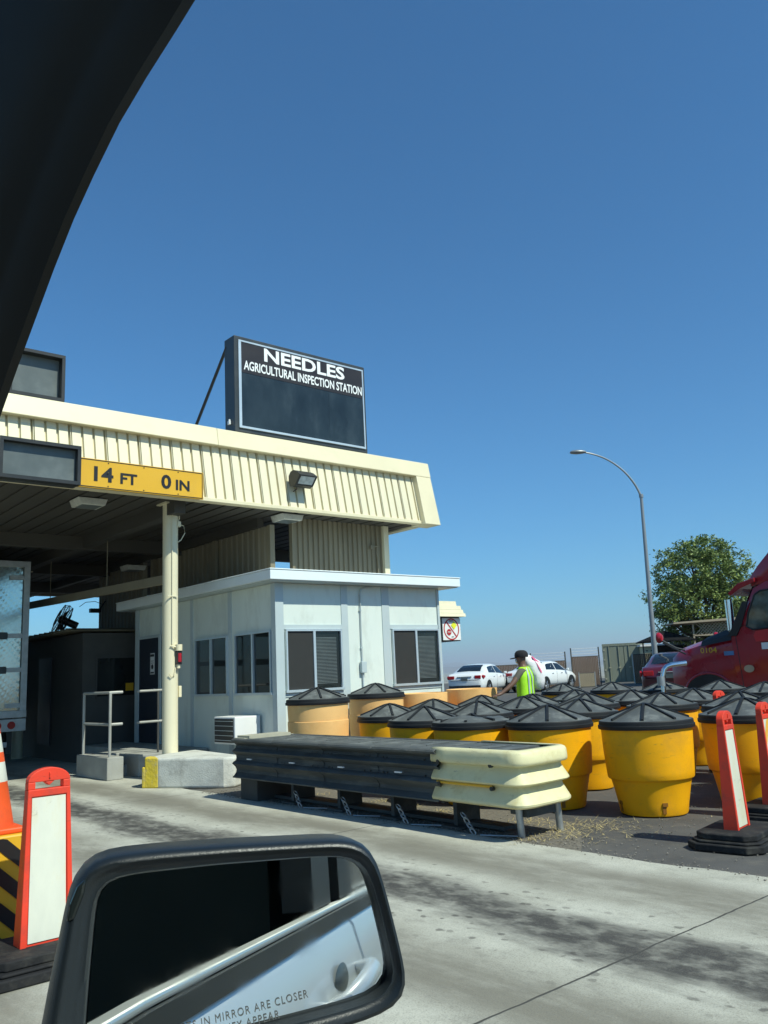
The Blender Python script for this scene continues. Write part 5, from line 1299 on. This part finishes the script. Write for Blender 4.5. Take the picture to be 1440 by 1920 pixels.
# local axes: person faces -x/+y in world; build in local frame: +y = facing direction, x = his right side
PX, PY = 11.278, 9.642
pe = thing('person', (PX, PY, 0), 'person in black cap and lime vest seen from behind, bag on shoulder', 'person', rotz=R(20))
J = {'pelvis': ((0, 0, .96), (.155, .115)), 'spine': ((0, .01, 1.12), (.145, .105)), 'chest': ((0, .01, 1.30), (.165, .115)), 'upper': ((0, -.005, 1.42), (.13, .085)), 'neck': ((0, .015, 1.50), .058), 'headb': ((0, .035, 1.57), .068), 'head': ((0, .04, 1.645), (.079, .092)), 'crown': ((0, .03, 1.71), (.062, .075))}
E_ = [('pelvis', 'spine'), ('spine', 'chest'), ('chest', 'upper'), ('upper', 'neck'), ('neck', 'headb'), ('headb', 'head'), ('head', 'crown')]
for s_, nm in ((-1, 'l'), (1, 'r')):
    J['hip'+nm] = ((s_*.09, 0, .88), .098); J['knee'+nm] = ((s_*.105, .02, .50), .062); J['ank'+nm] = ((s_*.11, -.02, .10), .042); J['toe'+nm] = ((s_*.12, .13, .045), (.045, .035))
    E_ += [('pelvis', 'hip'+nm), ('hip'+nm, 'knee'+nm), ('knee'+nm, 'ank'+nm), ('ank'+nm, 'toe'+nm)]
    J['sh'+nm] = ((s_*.175, 0, 1.42), .062); E_ += [('upper', 'sh'+nm)]
# left arm reaches down-left onto a lid, right arm raised holding the bag on the shoulder
J['ell'] = ((-.34, .10, 1.22), .046); J['wrl'] = ((-.50, .24, 1.08), .029); J['hal'] = ((-.55, .29, 1.06), (.040, .02))
J['elr'] = ((.36, .02, 1.34), .046); J['wrr'] = ((.33, .10, 1.56), .029); J['har'] = ((.30, .11, 1.64), (.036, .022))
E_ += [('shl', 'ell'), ('ell', 'wrl'), ('wrl', 'hal'), ('shr', 'elr'), ('elr', 'wrr'), ('wrr', 'har')]
for k in range(4):
    o_ = (k-1.5)*.02; ln = (.034, .042, .038, .028)[k]
    J['fl%d' % k] = ((-.585-.012*(k % 2), .325+o_, 1.05), .009); J['gl%d' % k] = ((-.585-ln*.8, .335+o_+.01, 1.032), .0075)
    E_ += [('hal', 'fl%d' % k), ('fl%d' % k, 'gl%d' % k)]
    J['fr%d' % k] = ((.28, .09+o_, 1.68), .009); J['gr%d' % k] = ((.25, .08+o_, 1.68+ln*.3), .0075)
    E_ += [('har', 'fr%d' % k), ('fr%d' % k, 'gr%d' % k)]
J['tl'] = ((-.53, .335, 1.045), .011); J['tl2'] = ((-.515, .365, 1.03), .009); J['tr'] = ((.325, .145, 1.66), .011); J['tr2'] = ((.31, .165, 1.69), .009)
E_ += [('hal', 'tl'), ('tl', 'tl2'), ('har', 'tr'), ('tr', 'tr2')]
bo = skin_body('body', J, E_, pe)
for q in ('skin', 'shirt', 'trousers', 'cap'): bo.data.materials.append(M[q])
for p in bo.data.polygons:
    c_ = p.center; mi = 0
    if c_.z < .99 and abs(c_.x) < .3: mi = 2
    elif c_.z < 1.475 and abs(c_.x) < .30: mi = 1
    elif c_.x > 0 and abs(c_.x) < .34 and c_.z < 1.36: mi = 1
    if c_.z < .10: mi = 3
    p.material_index = mi; p.use_smooth = True
mb = MB(); rings = []      # vest
for (z, a, b_) in ((.92, .195, .150), (1.05, .190, .142), (1.2, .188, .140), (1.32, .198, .145), (1.40, .190, .128), (1.46, .150, .10), (1.50, .105, .078)):
    rings.append([(a*math.cos(2*math.pi*k/28)*(1+.02*math.sin(5*k+z*20)), .0+b_*math.sin(2*math.pi*k/28)*(1+.03*math.sin(3*k+z*15)), z) for k in range(28)])
mb.loft(rings, 0, True, caps=False); ve = obj('vest', mb, 'vest', pe, sharp=80)
mb = MB()
def vr(z):
    T = [(.92, .195, .150), (1.05, .190, .142), (1.2, .188, .140), (1.32, .198, .145), (1.40, .190, .128), (1.46, .150, .10), (1.50, .105, .078)]
    for p, q in zip(T, T[1:]):
        if p[0] <= z <= q[0]:
            t = (z-p[0])/(q[0]-p[0]); return p[1]+(q[1]-p[1])*t, p[2]+(q[2]-p[2])*t
for (z0, z1) in ((.945, .99),):
    mb.loft([[(vr(z)[0]*1.05*math.cos(2*math.pi*k/28), vr(z)[1]*1.07*math.sin(2*math.pi*k/28), z) for k in range(28)] for z in (z0, z1)], 0, True, caps=False)
for th in (R(-128), R(-102), R(-52), R(125), R(55)):
    rr = []
    for i in range(10):
        z = .99+.055*i; z = min(z, 1.49); a, b_ = vr(z); rr.append([(1.06*a*math.cos(th+d), 1.08*b_*math.sin(th+d), z) for d in (-.085, .085)])
    mb.loft(rr, 0, True, closed=False, caps=False)
obj('reflective_tape', mb, 'tape', ve)
mb = MB(); T = Matrix.Translation((0, .03, 1.675))     # cap
mb.lathe([(.108, -.01), (.112, .02), (.105, .06), (.085, .09), (.05, .108), (.0, .113)], 24, mtx=T @ Matrix.Diagonal((.9, 1.08, 1, 1)))
mb.prism([(.085*math.cos(R(a))*1.0, .09+.12*math.sin(R(a))) for a in range(0, 181, 15)], 'z', -.008, .004, mtx=T @ Matrix.Rotation(R(-8), 4, 'X')); obj('cap', mb, 'cap', pe, sharp=60)
mb = MB()      # face mask, ears, eyes, nose
mb.lathe([(.0, .0), (.035, .012), (.055, .03), (.066, .055)], 16, mtx=Matrix.Translation((0, .145, 1.60)) @ Matrix.Rotation(R(90), 4, 'X') @ Matrix.Diagonal((1, .75, 1, 1))); obj('face_mask', mb, 'tape', pe)
mb = MB()
for s_ in (-1, 1): mb.lathe([(.0, .006), (.010, .008), (.017, 0), (.0, -.006)], 12, mtx=Matrix.Translation((s_*.083, .035, 1.63)) @ Matrix.Rotation(R(90), 4, 'Y') @ Matrix.Diagonal((1.6, 1, 1, 1)))
mb.prism([(.12, 1.60), (.148, 1.615), (.128, 1.655)], 'x', -.010, .010); obj('face_features', mb, 'skin', pe)
mb = MB()
for s_ in (-1, 1): mb.lathe([(.0, .004), (.006, .003), (.008, 0)], 10, mtx=Matrix.Translation((s_*.03, .128, 1.652)) @ Matrix.Rotation(R(-90), 4, 'X'))
obj('eyes', mb, 'dark', pe)
bgx = thing('plastic_bag', (PX, PY, 0), 'crumpled white plastic bag with a pink stripe over the worker shoulder', 'bag', rotz=R(20))
mb = MB(); rings = []; rn = random.Random(4)
spine = [((.14, .10, 1.66), .04, .05), ((.17, .06, 1.645), .085, .075), ((.21, .0, 1.60), .12, .10), ((.26, -.08, 1.52), .145, .12), ((.30, -.13, 1.38), .15, .125), ((.31, -.14, 1.24), .135, .11), ((.31, -.13, 1.13), .10, .085), ((.31, -.12, 1.10), .03, .03)]
for i, (c_, a, b_) in enumerate(spine):
    t = (Vector(spine[min(i+1, 7)][0])-Vector(spine[max(i-1, 0)][0])).normalized(); u = t.cross(Vector((0, 1, .2))).normalized(); w_ = u.cross(t)
    rings.append([Vector(c_)+u*a*math.cos(2*math.pi*k/22)*(1+.28*noise.noise(Vector((k*.9, i*1.7, 0))))+w_*b_*math.sin(2*math.pi*k/22)*(1+.30*noise.noise(Vector((k*1.1, i*1.3, 5)))) for k in range(22)])
mb.loft(rings, 0, True); bo_ = obj('bag', mb, 'bag', bgx, sharp=60)
mb = MB(); r1, r2 = rings[2], rings[4]
a_ = [r1[(k+15) % 22]*1.0 for k in range(3)]
mb.loft([[Vector(p)+Vector((0, -.012, .004)) for p in (rings[2][17], rings[3][15], rings[4][14])], [Vector(p)+Vector((0, -.012, .004)) for p in (rings[2][19], rings[3][17], rings[4][15])]], 0, True, closed=False, caps=False)
obj('pink_stripe', mb, 'pink', bo_)

# ------------------------------------------------------------------ loose straw and pebbles
rnd = random.Random(9); mb = MB()
def blade(x, y, z, ln, a, el, w=.004):
    dx, dy, dz = math.cos(a)*math.cos(el)*ln, math.sin(a)*math.cos(el)*ln, math.sin(el)*ln; px, py = -math.sin(a)*w, math.cos(a)*w
    mb.add([(x-px, y-py, z), (x+px, y+py, z), (x+dx, y+dy, z+dz)], [(0, 1, 2)])
spots_ = [(6.35, 5.15, .28, 260), (6.7, 5.3, .25, 200), (6.55, 5.75, .15, 120), (6.9, 5.0, .2, 120), (6.55, 6.9, .12, 120), (6.6, 8.1, .15, 120), (6.5, 7.4, .15, 90), (6.5, 9.2, .15, 90), (9.6, 5.7, .1, 60), (5.96, 5.2, .10, 30), (6.6, 4.65, .25, 60), (7.2, 4.3, .3, 20), (8.4, 5.35, .12, 40)]
for (cx_, cy_, s_, n_) in spots_:
    for i in range(n_):
        blade(cx_+rnd.gauss(0, s_), cy_+rnd.gauss(0, s_*.6), .002, rnd.uniform(.03, .10), rnd.uniform(0, 6.28), rnd.uniform(.02, .45), rnd.uniform(.002, .004))
o = obj('dry_straw', mb, 'straw'); tag(o, 'loose dry straw and dead weeds scattered round the crash cushion legs', 'straw', kind='stuff')
mb = MB()
for i in range(2600):
    if i < 1700: x = 5.84+abs(rnd.gauss(0, .35)); y = rnd.uniform(4.6, 11)
    elif i < 2200: x = 5.9+rnd.gauss(0, .05); y = rnd.uniform(1.5, 11)
    else: x = rnd.uniform(5.9, 9); y = rnd.uniform(2.5, 5.2)
    s_ = rnd.uniform(.003, .011); a = rnd.uniform(0, 6.28)
    T = Matrix.Translation((x, y, s_*.3)) @ Matrix.Rotation(a, 4, 'Z') @ Matrix.Diagonal((s_, s_*rnd.uniform(.6, 1), s_*.7, 1))
    mb.add([(1, 0, 0), (0, 1, 0), (-1, 0, 0), (0, -1, 0), (0, 0, 1), (0, 0, -1)], [(0, 1, 4), (1, 2, 4), (2, 3, 4), (3, 0, 4), (1, 0, 5), (2, 1, 5), (3, 2, 5), (0, 3, 5)], 0, False, T)
o = obj('gravel', mb, 'gravelm'); tag(o, 'small loose stones on the dirt and asphalt by the road edge', 'gravel', kind='stuff')

# ------------------------------------------------------------------ the car the picture is taken from
car = thing('passenger_car', (-.7, -.6, 0), 'white car in the foreground with dark roof pillar and black door mirror', 'car')
FX = .19
# A pillar: fat curved member
mb = MB(); edge = [(0.372, 1.971), (0.404, 1.963), (0.452, 1.954), (0.488, 1.948), (0.538, 1.941), (0.589, 1.931), (0.641, 1.912), (0.685, 1.893), (0.732, 1.866), (0.784, 1.832), (0.828, 1.803), (0.879, 1.767), (0.961, 1.711)]   # (y, z) of the rear edge
rings = []
for i, (y, z) in enumerate(edge):
    p, q = edge[max(i-1, 0)], edge[min(i+1, len(edge)-1)]; d = Vector((0, q[0]-p[0], q[1]-p[1])).normalized(); n_ = Vector((0, -d.z, d.y)); n_ = n_ if n_.z > 0 else -n_
    # cross-section in (x, n): rear edge outer, ridge, inner
    b0 = Vector((.245, y, z+.0085)); sec = [(-.010, .004), (-.016, .012), (-.030, .030), (-.034, .040), (-.046, .050), (-.062, .085), (-.10, .15), (-.12, .26), (-.02, .26), (.0, .10), (.0, .01)]
    rings.append([b0+Vector((dx, 0, 0))+n_*dn for dx, dn in sec])
mb.loft(rings, 0, True); obj('front_pillar', mb, 'cardark', car, True, sharp=50)
# cabin shell (dark headliner, far side, rear) seen only in the mirror
mb = MB(); mb.box(-1.6, .10, -2.6, .28, 1.99, 2.05); mb.box(-1.66, -1.6, -2.6, 1.0, .4, 2.05); mb.box(-1.6, .18, -2.66, -2.6, .4, 2.05); mb.box(-1.6, .05, -2.6, 1.2, .40, .45); mb.box(-1.0, .0, -.9, -.65, .45, 1.75)
obj('cabin_lining', mb, 'interior', car, True)
# body side: level belt line
def bz(y): return 1.276 if y < .45 else 1.276-.06*(y-.45)
def ysteps(y0, y1):
    n_ = max(3, int((y1-y0)/.08)); return [y0, y0+.006]+[y0+(y1-y0)*k/n_ for k in range(1, n_)]+[y1-.006, y1]
def flank(y0, y1, name):
    rows = []
    for y in ysteps(y0, y1):
        e_ = -.008 if y in (y0, y1) else 0; t_ = bz(y)-.036
        rows.append([(FX+x+e_, y, z) for x, z in ((-.03, t_), (.006, t_-.002), (.014, t_-.012), (.024, t_-.05), (.034, t_-.085), (.032, t_-.105), (.044, t_-.20), (.058, .75), (.05, .5), (.0, .38))])
    mb = MB(); mb.loft(rows, 0, True, closed=False, caps=False); return obj(name, mb, 'carwhite', car, True, sharp=40)
def strip(y0, y1, xa, xb, da, db, name, m_, bev=0):
    mb = MB(); mb.loft([[(xa, y, bz(y)+da), (xb, y, bz(y)+da), (xb, y, bz(y)+db), (xa, y, bz(y)+db)] for y in ysteps(y0, y1)], 0, False); return obj(name, mb, m_, car, True, bevel=bev)
fd = flank(-.47, .95, 'front_door'); rd = flank(-1.45, -.478, 'rear_door'); flank(-2.7, -1.462, 'rear_quarter'); flank(.962, 2.0, 'front_wing')
strip(-2.7, 1.2, .10, FX-.012, -.8, -.045, 'door_core', 'interior')
strip(-2.6, .90, FX-.028, FX+.010, -.037, -.015, 'belt_trim', 'dark'); strip(-2.6, .90, FX-.016, FX+.004, -.0145, -.006, 'chrome_strip', 'bright_trim', .003)
mb = MB(); mb.box(FX-.06, FX-.008, -.40, -.27, 1.272, 1.98); mb.box(FX-.055, FX-.006, -.60, -.47, 1.272, 1.98); mb.box(FX-.06, FX-.012, -1.52, -1.44, 1.272, 1.95); mb.box(.06, FX-.012, -2.6, .16, 1.97, 2.02); obj('door_frame', mb, 'dark', car, True)
mb = MB(); mb.box(FX-.035, FX-.025, -1.435, -.605, 1.272, 1.968); mb.box(FX-.035, FX-.025, -2.6, -1.525, 1.272, 1.968); obj('rear_window', mb, 'carglass', car, True)
mb = MB(); mb.tube([(FX+.030, -.15, 1.150), (FX+.058, -.17, 1.158), (FX+.070, -.23, 1.168), (FX+.070, -.33, 1.174), (FX+.060, -.38, 1.172), (FX+.030, -.40, 1.168)], [.010, .013, .014, .014, .013, .010], 12); obj('door_handle', mb, 'carwhite', fd, True)
mb = MB(); mb.lathe([(0, .005), (.022, .004), (.032, 0)], 28, mtx=Matrix.Translation((FX+.030, -.27, 1.172)) @ Matrix.Rotation(R(90), 4, 'Y') @ Matrix.Diagonal((.70, 1.6, 1, 1))); obj('handle_recess', mb, 'led2', fd, True)
# side mirror traced at its own distance
Mn = Vector((-math.sin(R(24))*math.cos(R(5)), -math.cos(R(24))*math.cos(R(5)), math.sin(R(5))))
Mc = Vector((.316, .554, 1.331))
mu = Vector((0, 0, 1)).cross(Mn).normalized(); mv = Mn.cross(mu).normalized()      # mu: toward image right
if mu.x < 0: mu = -mu; mv = -mv
if mv.z < 0: mv = -mv
def m2w(a, b_, d=0): return Mc+mu*a+mv*b_+Mn*d
# outlines as (across, up) in metres on the mirror plane
OUT_PX = [(60, 2010), (78, 1930), (92, 1850), (108, 1775), (128, 1675), (140, 1636), (160, 1612), (196, 1598), (300, 1587), (450, 1577), (600, 1570), (645, 1568), (672, 1572), (692, 1590), (706, 1625), (725, 1695), (745, 1775), (757, 1830), (755, 1862), (738, 1884), (690, 1905), (600, 1932), (450, 1968), (250, 2016), (130, 2045)]
GL_PX = [(158, 2000), (164, 1900), (172, 1800), (180, 1710), (187, 1668), (200, 1650), (240, 1640), (400, 1622), (560, 1609), (630, 1605), (660, 1609), (680, 1630), (698, 1690), (716, 1765), (728, 1825), (724, 1846), (708, 1860), (670, 1872), (580, 1896), (440, 1932), (280, 1972), (190, 1996)]
def on_plane(px):
    d = _F+_Rt*((px[0]-720)/1573)-_U*((px[1]-960)/1573)
    o_ = Vector((0, 0, 1.5)); t = (Mc-o_).dot(Mn)/d.dot(Mn); q = o_+d*t-Mc
    return Vector((q.dot(mu), q.dot(mv)))
def radial(poly, n_=96, ccx=None):
    P = [on_plane(p) for p in poly]; out = []
    for k in range(n_):
        a = 2*math.pi*k/n_; dd = Vector((math.cos(a), math.sin(a))); best = None
        for i in range(len(P)):
            p, q = P[i]-ccx, P[(i+1) % len(P)]-ccx; e_ = q-p; den = dd.x*e_.y-dd.y*e_.x
            if abs(den) < 1e-12: continue
            t = (p.x*e_.y-p.y*e_.x)/den; u = (p.x*dd.y-p.y*dd.x)/den
            if t > 0 and -1e-6 <= u <= 1+1e-6: best = t if best is None else max(best, t)
        out.append(ccx+dd*best)
    for _ in range(2): out = [out[i]*.5+(out[i-1]+out[(i+1) % n_])*.25 for i in range(n_)]
    return out
cen = on_plane((440, 1790)); MO = radial(OUT_PX, 96, cen); MG = radial(GL_PX, 96, cen)
sm_ = MB(); rings = []
for t, dep in ((1.0, -.004), (.97, .001), (.94, .009), (.86, .0125), (.72, .0125), (.55, .0145), (.40, .0175), (.25, .017), (.10, .012), (.0, .004), (-.03, -.006), (-.02, -.03), (.15, -.06), (.9, -.085)):
    rings.append([m2w(*(MO[i].lerp(MG[i], t)), dep) for i in range(96)])
rings.append([m2w(*(MO[i].lerp(cen, .55)), -.10) for i in range(96)])
sm_.loft(rings, 0, True, caps=False)
sm_.add(rings[-1], [tuple(range(96))], 0)
mirror = obj('side_mirror', sm_, 'mirrorhousing', car, True, sharp=60)
gl = MB(); GP = MG; gl.add([m2w(p.x, p.y, .0) for p in GP], [tuple(range(len(GP)))]); obj('mirror_glass', gl, 'mirror', mirror, True)
def sil(x, z, p): pass
tm = text_mesh('OBJECTS IN MIRROR ARE CLOSER', .0072, Matrix.Identity(4), 0, 0, .80, 'CENTER', 1.2)
t2 = text_mesh('THAN THEY APPEAR', .0072, Matrix.Identity(4), 0, 0, .80, 'CENTER', 1.2)
M['etch'] = mat('etched_grey', (.12, .13, .13), .6)
txt = MB(); th = R(6)
for T0, cpx in ((tm, (440, 1908)), (t2, (440, 1932))):
    ox, oy = on_plane(cpx)
    txt.add([m2w(ox+p[0]*math.cos(th)-p[1]*math.sin(th), oy+p[0]*math.sin(th)+p[1]*math.cos(th), .0008) for p in T0.v], T0.f)
obj('mirror_text', txt, 'etch', mirror, True)
mb = MB(); pts_ = [on_plane(p)[:] for p in ((127, 1722), (134, 1688), (147, 1656), (166, 1638), (161, 1668), (143, 1716))]
mb.add([m2w(a, b_, .0192) for a, b_ in pts_]+[m2w(a, b_, .010) for a, b_ in pts_], [tuple(range(6)), tuple(reversed(range(6, 12)))]+[(i, 6+i, 6+(i+1) % 6, (i+1) % 6) for i in range(6)])
obj('turn_signal', mb, 'winglass', mirror, True, bevel=.002)
mb = MB(); mb.tube([m2w(-.05, -.10, -.06), Vector((.24, .78, 1.20)), Vector((.20, .80, 1.16))], [.03, .028, .03], 12); obj('mirror_arm', mb, 'mirrorhousing', mirror, True)

# ------------------------------------------------------------------ haze
mb = MB(); mb.box(-31000, 31000, -21000, 31000, -60, 330)
hz = obj('haze', mb, 'white'); hz['kind'] = 'stuff'; hz['label'] = 'thin pale desert haze over the far valley'; hz['category'] = 'haze'
hm = bpy.data.materials.new('haze_air'); hm.use_nodes = True; n = hm.node_tree.nodes; n.clear()
out = n.new('ShaderNodeOutputMaterial'); pv = n.new('ShaderNodeVolumePrincipled'); pv.inputs['Density'].default_value = 1.35e-4; pv.inputs['Color'].default_value = (.82, .90, 1.0, 1); pv.inputs['Anisotropy'].default_value = .1
hm.node_tree.links.new(pv.outputs[0], out.inputs['Volume']); hz.data.materials.clear(); hz.data.materials.append(hm)
